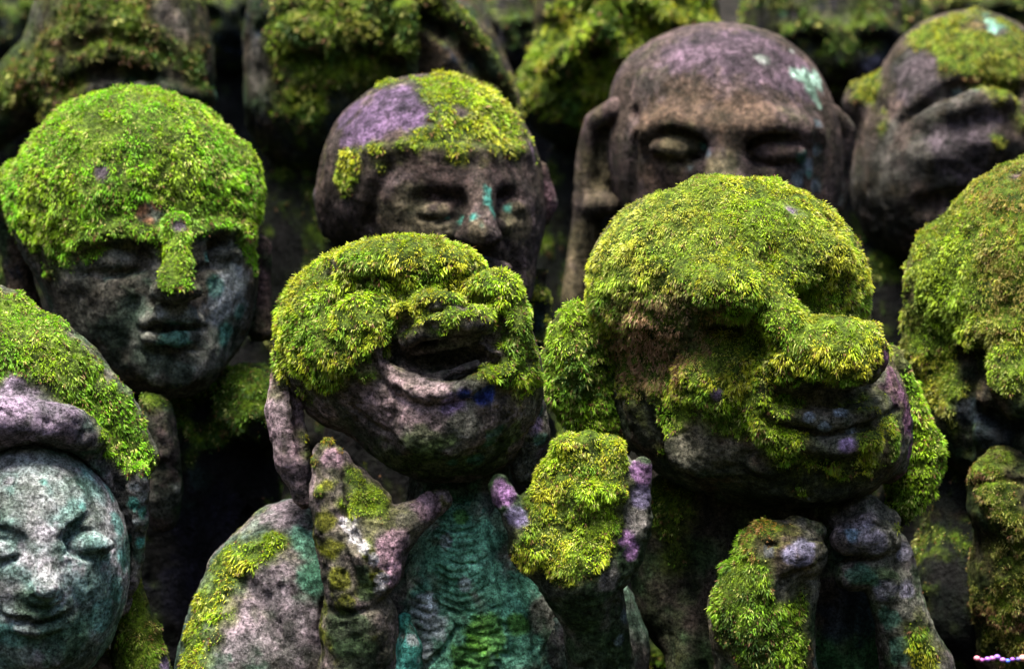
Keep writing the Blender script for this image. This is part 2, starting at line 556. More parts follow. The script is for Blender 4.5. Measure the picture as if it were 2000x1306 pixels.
def simple_body(st, px, py, w, D, vox=0.006, h=420, shoulder=1.0, d=25, folds=True, seed=3, k=40, extra=()):
    """a seated robed torso: shoulders, chest, crossed arms, broad lap, down to the ground"""
    b = Vol(D, vox)
    s = D / F
    foot = (653.0 - (st.floor / s)) if True else 0
    H = foot - py
    b.ell(px, py + 0.20 * H, w * 0.95 * shoulder, 0.26 * H + 30, w * 0.55, d=d, k=k)
    b.ell(px, py + 0.55 * H, w * 1.02, 0.42 * H, w * 0.62, d=d, k=k)
    b.ell(px, py + 0.90 * H, w * 1.25, 0.22 * H, w * 0.85, d=d, k=k)
    b.cap([(px - w * 0.85, py + 0.22 * H, d, w * 0.22), (px - w * 1.0, py + 0.5 * H, d - 20, w * 0.22), (px - w * 0.4, py + 0.62 * H, d - w * 0.5, w * 0.16)], k=k * 0.6)
    b.cap([(px + w * 0.85, py + 0.22 * H, d, w * 0.22), (px + w * 1.0, py + 0.5 * H, d - 20, w * 0.22), (px + w * 0.4, py + 0.62 * H, d - w * 0.5, w * 0.16)], k=k * 0.6)
    for x, y, rx, rz, ry, dd in extra:
        b.ell(x, y, rx, rz, ry, d=dd, k=k)
    b.bake()
    if folds:
        for i in (-1, 1):
            b.groove([(px + i * w * 0.35, py + 0.05 * H), (px + i * w * 0.1, py + 0.3 * H), (px - i * w * 0.05, py + 0.45 * H)], r=w * 0.03, k=6)
            b.groove([(px + i * w * 0.8, py + 0.3 * H), (px + i * w * 0.7, py + 0.6 * H)], r=w * 0.04, k=8)
    return b
# ================================================================ the laughing statue with raised hands
def laughing():
    st = Statue('laughing statue, mossy head thrown back, mouth wide open, both palms raised', 2.70, 850, -0.78)
    D = 2.70
    h = Vol(D, 0.0022)
    h.ell(775, 668, 240, 200, 205, d=10, k=30)
    h.ell(868, 775, 186, 168, 195, d=-30, k=40)
    h.ell(965, 700, 84, 120, 120, d=-70, k=40)
    h.ell(705, 655, 92, 96, 70, d=-135, k=22)          # left cheek
    h.ell(790, 520, 150, 52, 80, d=-95, k=26)          # forehead fold
    h.ell(965, 580, 60, 48, 60, d=-120, k=22)          # right brow
    h.ell(870, 618, 100, 38, 60, d=-185, k=16, rot=(0, 8, 0))     # nose seen from below
    h.ell(1000, 650, 42, 60, 50, d=-130, k=16)         # right cheek
    h.bake()
    h.groove([(640, 600), (672, 570), (712, 553), (760, 560), (800, 585)], r=19, k=9)
    h.groove([(600, 660), (622, 600), (640, 585)], r=6, k=9)
    h.groove([(775, 655), (800, 625), (830, 600), (900, 590), (950, 585)], r=17, k=8)
    h.groove([(765, 640), (755, 600)], r=12, k=9)
    h.blob(905, 606, 20, 9, 14, cut=True, k=5, rot=(0, 6, 0))
    h.blob(855, 612, 17, 8, 12, cut=True, k=5, rot=(0, 8, 0))
    # mouth
    h.blob(866, 702, 114, 40, 60, sink=0.15, cut=True, k=8, rot=(0, 7, 0))
    h.blob(760, 690, 26, 34, 26, sink=0.2, cut=True, k=8)
    h.blob(968, 650, 28, 34, 26, sink=0.2, cut=True, k=8)
    h.cap([(795, 665, -190, 13), (830, 646, -212, 16), (880, 640, -218, 17), (930, 634, -208, 15), (955, 645, -190, 10)], k=8)     # upper lip
    h.cap([(810, 684, -165, 9), (860, 676, -180, 12), (930, 660, -172, 10)], k=6)                                              # upper teeth
    h.cap([(744, 672, -158, 8), (750, 712, -178, 10), (775, 748, -200, 13), (815, 768, -215, 15), (865, 768, -222, 16), (925, 752, -214, 16), (985, 724, -190, 15), (1012, 690, -158, 10)], k=7)   # lower lip
    h.cap([(790, 742, -176, 9), (850, 735, -190, 11), (930, 712, -178, 10)], k=6)                                              # lower teeth
    h.groove([(725, 690), (738, 736), (775, 776), (825, 794), (880, 792), (940, 778)], r=5, k=5)
    h.groove([(690, 800), (740, 840), (800, 860)], r=5, k=9)
    h.blob(850, 850, 70, 40, 24, sink=0.7, k=24)
    h.moss(1.3, (570, 620, 60), (560, 680, 50), (580, 560, 60), (1030, 660, 30), (1040, 730, 30), (760, 520, 110), (640, 620, 90), (620, 720, 55), (700, 670, 80), (880, 560, 90), (960, 600, 60), (1000, 690, 50), (1010, 760, 45), (870, 640, 40), (600, 780, 30))
    h.moss(0.9, (930, 730, 26), (985, 740, 34), (640, 740, 50), (720, 740, 22), (560, 690, 60), (950, 745, 22), (1000, 720, 30))
    h.moss(-2.2, (860, 700, 42), (800, 710, 36), (920, 690, 40), (870, 680, 34), (930, 668, 26), (965, 690, 22), (830, 690, 26), (905, 652, 10), (900, 600, 14), (850, 598, 12), (745, 690, 14), (790, 755, 26), (840, 770, 26), (745, 710, 14), (757, 735, 14), (910, 772, 26), (945, 775, 24), (690, 830, 60), (800, 860, 100), (920, 860, 80), (640, 850, 50))
    h.moss(-1.0, (905, 610, 26), (1000, 830, 40), (700, 780, 34))
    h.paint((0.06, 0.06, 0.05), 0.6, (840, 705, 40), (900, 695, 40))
    h.paint((0.26, 0.20, 0.22), 0.75, (770, 755, 26), (752, 715, 16), (815, 772, 26), (860, 770, 26), (890, 735, 20), (700, 790, 40), (760, 810, 44), (830, 815, 44), (640, 800, 26), (960, 655, 14))
    h.paint(LILAC, 0.9, (885, 785, 24), (905, 768, 18), (855, 640, 14), (925, 600, 12))
    h.paint(BLUE, 0.95, (905, 770, 15), (945, 770, 22), (958, 764, 14))
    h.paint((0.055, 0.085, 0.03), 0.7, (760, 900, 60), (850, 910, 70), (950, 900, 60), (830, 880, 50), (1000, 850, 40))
    h.paint(TEAL, 0.5, (960, 850, 24), (930, 895, 16), (880, 900, 14))
    head = st.part('head', h, ((0.14, 0.115, 0.115), GREY, (0.17, 0.14, 0.15)), moss=(-0.30, 0.75, 0.30), seed=11, dens=1.25)
    # ears
    e = Vol(D, 0.0024)
    e.cap([(572, 690, -5, 34), (556, 800, -30, 38), (572, 900, -45, 34), (596, 975, -45, 20)], k=12)
    e.bake()
    e.groove([(582, 740), (584, 830), (590, 880)], r=13, k=8)
    e.moss(1.6, (575, 660, 60), (580, 700, 50), (600, 760, 18))
    e.moss(0.7, (585, 850, 22), (600, 890, 20))
    e.paint((0.26, 0.20, 0.24), 0.8, (535, 800, 60), (540, 880, 60), (560, 940, 50))
    st.part('ear', e, (PINK, GREY, (0.22, 0.17, 0.21)), moss=(-0.6, 0.4, 0.3), seed=12, parent=head, dens=1.1)
    e = Vol(D, 0.0026)
    e.cap([(1044, 770, -40, 22), (1036, 850, -40, 38), (1026, 915, -30, 32)], k=10)
    e.bake()
    e.groove([(1010, 830), (1012, 900)], r=9, k=6)
    e.paint(TEAL, 0.6, (1055, 860, 18), (1050, 800, 12))
    e.paint(LILAC, 0.5, (1040, 830, 22))
    st.part('ear', e, (GREY, PURPLE, DARKG), moss=(-0.6, 0.4, 0.35), seed=13, parent=head)
    # body
    b = Vol(D, 0.0034)
    b.cap([(900, 900, 60, 95), (900, 1010, 60, 105)], k=20)
    b.ell(560, 1230, 195, 250, 150, d=60, k=50, rot=(0, 12, 0))
    b.ell(500, 1330, 160, 170, 150, d=20, k=40)
    b.cap([(575, 1040, 70, 62), (700, 1020, 80, 70)], k=40)
    b.ell(870, 1290, 270, 290, 130, d=60, k=50)
    b.ell(1150, 1290, 120, 190, 130, d=60, k=50)
    b.ell(820, 1560, 400, 200, 260, d=40, k=60)
    b.ell(820, 1880, 430, 210, 290, d=40, k=60)
    b.bake()
    # collar edges and wrinkles of the robe
    b.ridge([(790, 1075), (835, 1130), (890, 1190), (900, 1240), (850, 1306)], r=9, k=10)
    b.groove([(770, 1090), (825, 1160), (875, 1215), (880, 1250), (830, 1310)], r=5, k=5)
    b.ridge([(950, 960), (935, 1060), (930, 1150), (900, 1200)], r=13, k=14)
    b.ridge([(985, 980), (1015, 1090), (1060, 1200), (1080, 1300)], r=12, k=14)
    b.groove([(1000, 1080), (1040, 1200), (1055, 1300)], r=7, k=8)
    b.groove([(960, 1000), (970, 1100), (975, 1180), (950, 1250)], r=5, k=8)
    b.groove([(640, 1180), (640, 1240), (655, 1306)], r=14, k=14)
    for i in range(10):
        y = 1010 + i * 21
        b.groove([(835 + i * 3, y + 14), (875, y), (915 - (i % 3) * 4, y + 16)], r=6.5, k=4)
    for i in range(9):
        y = 1100 + i * 24
        b.groove([(790 + (i % 3) * 5, y + 10), (830, y + 22), (868 - (i % 2) * 8, y + 14)], r=6, k=4)
    for i in range(7):
        y = 1180 + i * 19
        b.groove([(905, y), (950, y + 14), (1010 + (i % 2) * 14, y + 2)], r=6.5, k=5)
    b.ridge([(905, 1190), (960, 1206), (1020, 1190)], r=6, k=8)
    b.ridge([(915, 1260), (970, 1280), (1040, 1262)], r=6, k=8)
    b.blob(560, 1130, 60, 30, 16, sink=0.6, k=20)
    b.groove([(470, 1130), (520, 1180), (560, 1260)], r=6, k=18)
    b.moss(1.5, (500, 1080, 44), (450, 1110, 50), (400, 1180, 60), (370, 1260, 55), (540, 1050, 26), (380, 1306, 60))
    b.moss(0.9, (440, 1200, 28), (520, 1250, 14), (545, 1220, 12))
    b.moss(-1.6, (600, 1200, 90), (560, 1010, 36), (880, 1150, 160), (900, 1280, 140), (520, 1290, 60), (1100, 1200, 80))
    b.paint((0.19, 0.16, 0.19), 0.8, (560, 1000, 44), (520, 1160, 50), (470, 1240, 60), (580, 1230, 60), (540, 1110, 30), (1180, 1290, 30))
    b.paint((0.20, 0.50, 0.38), 0.8, (890, 1040, 44), (900, 1110, 50), (860, 1090, 34), (890, 1180, 40), (840, 1190, 44), (820, 1260, 40), (940, 1220, 50), (1000, 1290, 50), (900, 1290, 60))  # chest colour raised to make up for the head's shadow
    b.paint((0.09, 0.22, 0.16), 0.75, (880, 1090, 60), (900, 1010, 50), (880, 1180, 60), (960, 1250, 80), (820, 1230, 50), (900, 1290, 60), (600, 1060, 40), (615, 1130, 40), (1020, 1270, 50))
    b.paint((0.40, 0.43, 0.47), 0.7, (830, 1200, 34), (845, 1245, 24), (860, 1040, 24), (820, 1150, 18))
    b.paint((0.05, 0.13, 0.02), 0.8, (960, 1230, 34), (940, 1290, 44), (1020, 1220, 30))
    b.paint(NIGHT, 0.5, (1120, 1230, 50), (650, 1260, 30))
    st.part('robe', b, ((0.11, 0.10, 0.10), (0.08, 0.12, 0.10), (0.14, 0.12, 0.135)), moss=(-0.85, 0.6, 0.45), seed=14)
    # pleated undergarment over the chest
    t = Vol(D, 0.0019)
    t.ell(905, 1190, 128, 235, 96, d=2, k=20)
    t.ell(990, 1270, 120, 190, 90, d=6, k=30)
    t.ell(850, 1290, 90, 150, 90, d=0, k=30)
    t.bake()
    t.groove([(958, 985), (968, 1080), (985, 1170), (1010, 1290)], r=7, k=6)
    t.ridge([(975, 990), (990, 1090), (1012, 1180), (1045, 1300)], r=9, k=8)
    t.groove([(800, 1130), (850, 1180), (893, 1222), (870, 1262), (820, 1310)], r=6, k=5)
    t.ridge([(800, 1145), (845, 1195), (878, 1224), (855, 1258), (805, 1306)], r=7, k=7)
    for i in range(12):
        y = 1015 + i * 16
        x0 = 850 + (i * 37) % 17
        t.groove([(x0, y - 6), (x0 + 32, y + 8), (x0 + 62 + (i * 13) % 14, y + 2), (x0 + 88, y - 12)], r=4.2, k=3)
    for i in range(8):
        y = 1150 + i * 19
        x0 = 800 + (i * 29) % 13
        t.groove([(x0, y - 2), (x0 + 24, y + 10), (x0 + 52 - i * 2, y + 6)], r=4.2, k=3)
    for i in range(9):
        y = 1185 + i * 15
        x0 = 905 + (i * 31) % 19 - i * 2
        t.groove([(x0, y + 6), (x0 + 34, y + 14), (x0 + 66, y), (x0 + 98 - (i * 17) % 24, y + 4)], r=4.4, k=3)
    t.ridge([(880, 1205), (925, 1222), (985, 1205)], r=7, k=8)
    t.paint((0.22, 0.50, 0.38), 0.85, (890, 1040, 44), (905, 1110, 50), (940, 1050, 40), (860, 1090, 34), (890, 1180, 44), (960, 1140, 40), (1000, 1260, 50), (900, 1290, 60))  # tunic tint lightened too, offsetting shade from the head
    t.paint((0.52, 0.56, 0.62), 0.75, (830, 1180, 30), (850, 1225, 26), (825, 1270, 26), (870, 1060, 16), (910, 1140, 14), (930, 1260, 12))
    t.paint((0.10, 0.24, 0.04), 0.8, (950, 1240, 40), (920, 1290, 44), (1010, 1220, 26), (900, 1010, 16))
    st.part('tunic', t, ((0.16, 0.24, 0.18), (0.14, 0.34, 0.28), (0.26, 0.27, 0.26)), moss=(-2, 0, 0), dens=0, seed=18)
    # left raised hand and sleeve
    a = Vol(D, 0.0022)
    a.cap([(638, 892, -150, 30), (642, 960, -165, 34), (650, 1040, -165, 38), (672, 1120, -160, 46), (700, 1190, -150, 58)], k=12)
    a.cap([(668, 900, -135, 18), (690, 960, -140, 34), (720, 1030, -150, 40)], k=12)
    a.cap([(700, 930, -120, 18), (730, 985, -140, 32), (755, 1050, -165, 36), (748, 1110, -165, 40)], k=14)
    a.cap([(752, 1068, -150, 36), (795, 1020, -145, 36), (838, 988, -125, 30), (862, 976, -110, 22)], k=16)
    a.cap([(690, 1020, -170, 30), (715, 1080, -190, 34), (735, 1140, -180, 30)], k=14)
    a.ell(700, 1235, 70, 90, 70, d=-130, k=26)
    a.cap([(705, 1200, -130, 62), (700, 1306, -110, 80), (690, 1400, -60, 90)], k=20)
    a.bake()
    a.groove([(672, 930), (680, 990), (684, 1030)], r=6, k=5)
    a.groove([(690, 1040), (720, 1100), (738, 1160)], r=6, k=6)
    a.groove([(668, 1060), (690, 1120), (700, 1160)], r=5, k=8)
    a.groove([(640, 1190), (670, 1200), (745, 1185)], r=5, k=9)
    a.moss(1.2, (612, 900, 14), (625, 960, 16), (700, 950, 34), (735, 1000, 30), (690, 925, 20), (715, 975, 26), (690, 1000, 18), (660, 985, 14), (625, 880, 16), (725, 1060, 14))
    a.moss(-1.2, (650, 885, 16), (765, 1060, 30), (850, 985, 40), (700, 1070, 20), (740, 1120, 30), (690, 1200, 70))
    a.paint((0.32, 0.22, 0.28), 0.85, (650, 890, 24), (770, 1060, 30), (835, 985, 34), (760, 1090, 30), (770, 1120, 24))
    a.paint((0.62, 0.60, 0.66), 0.9, (682, 1025, 18), (695, 1045, 16), (712, 1068, 16), (730, 1092, 12), (745, 1130, 14), (742, 1150, 12))
    a.paint((0.14, 0.15, 0.015), 0.8, (635, 1020, 22), (645, 1070, 24), (665, 1130, 26), (670, 1180, 24), (640, 950, 14))
    a.paint(DARKG, 0.8, (690, 1240, 54), (700, 1120, 20), (715, 1150, 20), (700, 1290, 54))
    st.tintp = [(a.on(640, 880), 0.02, 0.9, M_ORG), (a.on(625, 950), 0.012, 0.7, M_OLV * 1.5), (a.on(700, 950), 0.02, 0.4, M_OLV * 1.5)]
    a.moss(1.0, (640, 866, 12), (662, 880, 10), (618, 920, 12), (655, 940, 10), (632, 990, 12), (700, 1060, 10), (690, 1180, 16), (660, 1120, 14))
    hb = st.part('hand', a, ((0.13, 0.12, 0.10), (0.16, 0.13, 0.14), OLIVE), moss=(-0.75, 0.5, 0.35), seed=15, blen=0.75)
    c = Vol(D, 0.003)
    c.cap([(790, 1210, -125, 14), (796, 1260, -130, 24), (790, 1330, -120, 34), (785, 1420, -90, 40)], k=10)
    c.bake()
    c.groove([(784, 1235), (775, 1295)], r=6, k=6)
    c.paint((0.12, 0.36, 0.34), 0.8, (785, 1280, 34)); c.paint((0.6, 0.62, 0.68), 0.8, (806, 1250, 12), (812, 1285, 10))
    st.part('sleeve', c, (TEAL, (0.2, 0.25, 0.28), GREY), moss=(-2, 0, 0), seed=16, dens=0)
    # right raised hand, mossy inside
    a = Vol(D, 0.0024)
    a.ell(1150, 965, 104, 104, 40, d=-150, k=20)
    a.ell(1180, 1070, 80, 80, 44, d=-146, k=20)
    a.ell(1050, 1010, 46, 60, 34, d=-152, k=20)
    a.ell(1125, 1060, 128, 92, 48, d=-150, k=24)
    a.cap([(1108, 880, -160, 26), (1120, 960, -160, 40)], k=10)
    a.cap([(1150, 876, -160, 26), (1155, 960, -160, 40)], k=10)
    a.cap([(1195, 884, -158, 27), (1195, 960, -158, 40)], k=10)
    a.cap([(1253, 912, -150, 20), (1250, 970, -150, 25), (1240, 1040, -150, 30), (1215, 1100, -145, 34)], k=7)
    a.cap([(972, 946, -170, 20), (995, 985, -170, 25), (1024, 1032, -165, 30), (1060, 1080, -160, 40)], k=10)
    a.cap([(1130, 1120, -140, 80), (1160, 1200, -100, 62), (1175, 1310, -60, 66), (1160, 1420, 0, 80)], k=20)
    a.bake()
    a.groove([(1128, 870), (1133, 930)], r=4, k=5)
    a.groove([(1174, 870), (1176, 930)], r=4, k=5)
    a.groove([(1222, 900), (1226, 980), (1222, 1040)], r=6, k=6)
    a.groove([(1205, 1180), (1195, 1250), (1190, 1306)], r=8, k=8)
    a.moss(1.7, (1150, 880, 60), (1150, 960, 80), (1120, 1040, 70), (1060, 1060, 50), (1035, 1070, 40), (1020, 1090, 30), (1080, 960, 60), (1070, 900, 40), (1060, 1010, 40), (1110, 870, 30), (1180, 870, 30), (1200, 960, 34), (1240, 940, 14), (1130, 1100, 60), (1200, 900, 34), (1100, 1120, 40), (1190, 1020, 36))
    a.moss(1.2, (1190, 1080, 40), (1060, 990, 40), (1040, 1020, 34))
    a.moss(-2.6, (1254, 915, 22), (1254, 960, 20), (1250, 1000, 24), (1240, 1060, 24), (985, 965, 26), (1008, 1005, 22), (1220, 1110, 28), (1160, 1230, 90), (1200, 1290, 60))
    a.paint((0.27, 0.16, 0.32), 0.9, (1254, 920, 26), (985, 965, 26), (1220, 1050, 20), (1235, 1075, 18))
    a.paint((0.24, 0.21, 0.36), 0.8, (1008, 1005, 20), (1252, 970, 20), (1020, 1020, 12))
    a.paint((0.22, 0.20, 0.21), 0.7, (1246, 1020, 24), (1190, 1130, 26))
    a.paint(DARKG, 0.85, (1130, 1200, 60), (1170, 1270, 60))
    a.paint((0.25, 0.32, 0.40), 0.6, (1215, 1200, 14), (1212, 1250, 12))
    st.part('hand', a, (DARKG, GREY, DARKG), moss=(-0.9, 0.4, 0.2), seed=17, dens=1.5, nscale=0.03, blen=0.82)
    st.grow()
laughing()

# ================================================================ the cheerful statue at the right
def cheerful():
    D = 2.74
    st = Statue('stout smiling statue with big bulbous mossy nose and both fists under its chin', D, 1500, -0.78, pal=(M_YEL, M_GRN, M_LIME * 0.9))
    h = Vol(D, 0.0023)
    h.ell(1420, 560, 277, 212, 250, d=20, k=40)
    h.ell(1520, 790, 245, 205, 220, d=-10, k=50)
    h.ell(1385, 760, 190, 195, 190, d=30, k=40)
    h.ell(1650, 860, 110, 110, 130, d=-90, k=40)        # chin
    h.ell(1712, 810, 58, 130, 120, d=-20, k=24, rot=(0, -14, 0))   # far cheek
    h.ell(1430, 555, 95, 52, 60, d=-205, k=22, rot=(0, 10, 0))   # brows
    h.ell(1420, 745, 100, 70, 70, d=-160, k=24)
    h.bake()
    h.blob(1425, 566, 72, 50, 58, sink=0.35, k=16, rot=(0, 8, 0))
    h.blob(1600, 500, 70, 40, 44, sink=0.75, k=24, rot=(0, 8, 0))
    h.blob(1412, 650, 50, 22, 40, sink=0.0, cut=True, k=20)
    h.blob(1598, 582, 66, 32, 44, sink=0.0, cut=True, k=20)
    h.blob(1412, 668, 40, 14, 20, sink=0.4, k=10)
    h.groove([(1500, 540), (1512, 490)], r=14, k=20)
    h.cap([(1498, 580, -222, 22), (1530, 640, -238, 34)], k=18)
    h.cap([(1490, 570, -200, 26), (1530, 625, -220, 34), (1575, 668, -232, 44)], k=26)
    h.ell(1632, 688, 94, 66, 66, d=-236, k=16, rot=(0, 10, 0))     # nose
    h.ell(1552, 706, 54, 48, 54, d=-212, k=16)
    h.ell(1688, 695, 42, 54, 56, d=-222, k=12)
    h.groove([(1500, 775), (1570, 782), (1640, 775), (1710, 750)], r=20, k=8)
    h.groove([(1540, 800), (1600, 806), (1680, 800)], r=7, k=12)
    h.ridge([(1530, 812, 12), (1610, 822, 18), (1705, 806, 14)], k=14, lift=5)
    h.ridge([(1488, 720, 14), (1478, 780, 20), (1500, 850, 20), (1530, 890, 14)], k=20, lift=4)
    h.groove([(1500, 824), (1540, 842), (1610, 850), (1700, 838), (1752, 800)], r=10, k=5)
    h.ridge([(1550, 866, 14), (1630, 876, 20), (1710, 860, 16)], k=16, lift=5)
    h.groove([(1490, 800), (1508, 850), (1530, 890)], r=9, k=12)
    h.groove([(1220, 690), (1252, 800), (1310, 900), (1400, 970)], r=14, k=16)
    h.groove([(1725, 700), (1728, 760)], r=7, k=8)
    h.blob(1510, 905, 40, 26, 22, sink=0.6, k=14)
    h.blob(1380, 870, 75, 60, 22, sink=0.7, k=24)
    h.blob(1580, 940, 90, 40, 25, sink=0.7, k=24)
    h.moss(1.4, (1170, 560, 90), (1180, 640, 70), (1220, 740, 40), (1690, 600, 40), (1300, 500, 160), (1500, 430, 170), (1600, 480, 120), (1430, 560, 100), (1640, 690, 100), (1540, 690, 70), (1400, 740, 60), (1450, 790, 44), (1540, 640, 60), (1680, 560, 60), (1560, 590, 50), (1230, 600, 100), (1340, 750, 50), (1280, 740, 30))
    h.moss(1.0, (1300, 880, 26), (1400, 950, 26), (1470, 930, 30), (1560, 960, 24), (1640, 930, 24), (1700, 930, 26), (1440, 880, 18), (1600, 830, 14))
    h.moss(1.1, (1520, 900, 44), (1620, 900, 30), (1700, 870, 36), (1740, 900, 24), (1540, 870, 26), (1430, 830, 26), (1750, 860, 20), (1240, 680, 60), (1320, 800, 30))
    h.moss(0.9, (1440, 850, 40), (1500, 850, 36), (1560, 900, 40), (1480, 810, 40), (1720, 850, 30), (1690, 900, 30), (1740, 830, 22), (1530, 780, 30), (1310, 830, 34), (1390, 820, 40))
    h.moss(-2.0, (1345, 890, 46), (1430, 890, 40), (1610, 815, 40), (1645, 875, 20), (1730, 700, 14), (1764, 760, 26), (1778, 830, 26), (1765, 930, 40), (1640, 835, 36), (1440, 970, 70), (1600, 990, 60), (1545, 412, 17), (1400, 770, 14))
    h.moss(-0.5, (1250, 880, 60), (1700, 960, 60))
    h.paint((0.22, 0.12, 0.20), 0.95, (1733, 700, 26), (1752, 760, 38), (1775, 820, 34), (1778, 880, 20), (1764, 930, 16), (1742, 730, 16))
    h.paint(LILAC, 0.9, (1545, 412, 24), (1660, 872, 20), (1400, 770, 14), (1560, 420, 14))
    h.paint((0.30, 0.36, 0.46), 0.8, (1640, 800, 14), (1610, 835, 12), (1660, 838, 10), (1580, 815, 10))
    h.paint((0.13, 0.125, 0.10), 0.8, (1350, 880, 60), (1430, 900, 40), (1320, 860, 30))
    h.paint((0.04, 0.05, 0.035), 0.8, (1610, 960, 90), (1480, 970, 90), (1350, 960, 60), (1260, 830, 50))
    st.tintp = [(h.on(1280, 660), 0.050, 0.95, np.array((0.38, 0.20, 0.11))), (h.on(1225, 690), 0.035, 0.9, np.array((0.28, 0.14, 0.07))), (h.on(1250, 720), 0.03, 0.8, np.array((0.40, 0.22, 0.12))), (h.on(1340, 640), 0.045, 0.8, np.array((0.28, 0.17, 0.08))),
                (h.on(1260, 420), 0.09, 0.35, M_PALE), (h.on(1620, 480), 0.05, 0.3, M_OLV * 1.6)]
    head = st.part('head', h, (BROWN, GREY, (0.07, 0.09, 0.06)), moss=(-0.30, 0.65, 0.30), seed=21, dens=1.3, hang=0.8, blen=0.92, thick=0.8)
    e = Vol(D, 0.0026)
    e.cap([(1135, 660, 40, 62), (1128, 750, 30, 64), (1160, 830, 30, 52), (1190, 880, 40, 36)], k=14)
    e.ell(1200, 770, 60, 130, 50, d=70, k=20)
    e.ell(1120, 700, 54, 100, 60, d=10, k=20)
    e.bake()
    e.groove([(1205, 680), (1215, 760), (1220, 840)], r=16, k=14)
    e.groove([(1150, 690), (1160, 760), (1150, 810)], r=8, k=14)
    e.moss(1.6, (1130, 680, 80), (1120, 760, 70), (1160, 830, 60))
    st.part('ear', e, (BROWN, DARKG, DARKG), moss=(0.1, 0.4, 0.3), seed=22, parent=head, dens=1.15, pal=(M_GRN * 1.3, M_DK * 1.3, M_LIME))
    e = Vol(D, 0.0028)
    e.cap([(1742, 700, 60, 24), (1775, 790, 60, 34), (1800, 880, 55, 42), (1778, 960, 50, 40), (1750, 1010, 45, 20)], k=12)
    e.bake()
    e.moss(1.5, (1780, 780, 50), (1805, 880, 60), (1780, 960, 50))
    e.moss(-1.2, (1742, 1010, 16))
    e.paint(MINT, 0.7, (1735, 1000, 14), (1815, 838, 8))
    st.part('ear', e, (BROWN, DARKG, DARKG), moss=(0.1, 0.4, 0.3), seed=23, parent=head, dens=1.1, pal=(M_GRN * 1.5, M_GRN, M_LIME))
    b = simple_body(st, 1560, 1000, 235, D, vox=0.0045, d=70, extra=[(1520, 960, 160, 120, 120, 70), (1400, 1010, 110, 90, 90, 80), (1310, 1110, 78, 170, 80, 110), (1300, 1010, 64, 90, 70, 110)])
    b.moss(1.2, (1300, 960, 60), (1300, 1000, 60), (1310, 1080, 50), (1830, 1270, 70), (1860, 1306, 60))
    b.moss(-1.0, (1600, 1250, 110))
    b.paint((0.05, 0.14, 0.06), 0.6, (1610, 1290, 40), (1700, 1280, 60), (1760, 1200, 40))
    b.paint(NIGHT, 0.7, (1660, 1200, 60))
    st.part('robe', b, (DARKG, (0.06, 0.05, 0.045), (0.07, 0.08, 0.05)), moss=(-0.75, 0.6, 0.45), seed=24, pal=(M_OLV * 1.6, M_DK, M_GRN))
    # near fist and mossy forearm
    a = Vol(D, 0.0026)
    a.ell(1530, 1075, 86, 56, 70, d=-170, k=18, rot=(0, 12, 0))
    a.cap([(1480, 1060, -165, 26), (1555, 1032, -165, 26), (1598, 1036, -160, 17)], k=6)
    a.cap([(1530, 1092, -190, 22), (1570, 1074, -200, 24), (1602, 1080, -195, 18)], k=7)
    a.cap([(1500, 1120, -165, 70), (1470, 1200, -150, 88), (1490, 1290, -130, 92), (1500, 1400, -80, 110)], k=20)
    a.cap([(1570, 1140, -160, 30), (1545, 1200, -160, 44), (1545, 1306, -140, 50)], k=14)
    a.bake()
    a.groove([(1500, 1066), (1550, 1052), (1600, 1056)], r=5, k=5)
    a.groove([(1545, 1120), (1575, 1112), (1605, 1100)], r=6, k=6)
    a.groove([(1530, 1130), (1515, 1180)], r=8, k=12)
    a.moss(1.4, (1440, 1120, 60), (1430, 1200, 60), (1480, 1260, 70), (1530, 1220, 40), (1560, 1180, 26), (1460, 1160, 40), (1550, 1280, 40), (1500, 1030, 24), (1440, 1080, 40), (1590, 1100, 12))
    a.moss(-2.0, (1572, 1076, 22), (1545, 1082, 16), (1520, 1160, 14), (1600, 1290, 24))
    a.paint((0.24, 0.23, 0.34), 0.9, (1572, 1076, 26), (1545, 1082, 18), (1500, 1076, 12))
    a.paint((0.10, 0.15, 0.14), 0.8, (1595, 1280, 24))
    sv = st.__dict__.get('tintp', [])
    st.tintp = sv + [(a.on(1520, 1035), 0.026, 0.95, M_ORG), (a.on(1480, 1050), 0.02, 0.9, np.array((0.36, 0.18, 0.06))), (a.on(1600, 1060), 0.012, 0.9, M_ORG)]
    st.part('hand', a, (BROWN, GREY, DARKG), moss=(-0.45, 0.5, 0.35), seed=25, dens=1.2, pal=(M_LIME * 0.8, M_DK * 1.2, M_GRN * 1.1), nscale=0.03)
    # far fist and forearm
    a = Vol(D, 0.0026)
    a.cap([(1640, 1012, -100, 24), (1690, 998, -105, 34), (1730, 1018, -95, 26)], k=8)
    a.cap([(1650, 1050, -135, 32), (1690, 1040, -140, 42), (1725, 1060, -130, 34)], k=8)
    a.cap([(1735, 1040, -100, 20), (1762, 1085, -100, 24), (1775, 1160, -90, 28), (1785, 1260, -80, 40)], k=8)
    a.cap([(1660, 1120, -110, 34), (1720, 1115, -110, 44), (1755, 1200, -90, 50), (1790, 1306, -60, 70), (1800, 1400, -30, 90)], k=16)
    a.bake()
    a.groove([(1640, 1028), (1690, 1018), (1735, 1035)], r=5, k=5)
    a.groove([(1640, 1085), (1700, 1090), (1740, 1080)], r=8, k=7)
    a.groove([(1742, 1050), (1750, 1110)], r=6, k=6)
    a.moss(1.2, (1750, 1035, 12), (1800, 1240, 40), (1820, 1290, 44))
    a.moss(-1.4, (1690, 1045, 40), (1700, 1130, 50), (1765, 1120, 30))
    a.paint((0.24, 0.23, 0.30), 0.85, (1680, 1045, 34), (1705, 1055, 28), (1765, 1080, 18), (1725, 1150, 22), (1770, 1150, 20))
    a.paint((0.22, 0.32, 0.46), 0.9, (1662, 1046, 14))
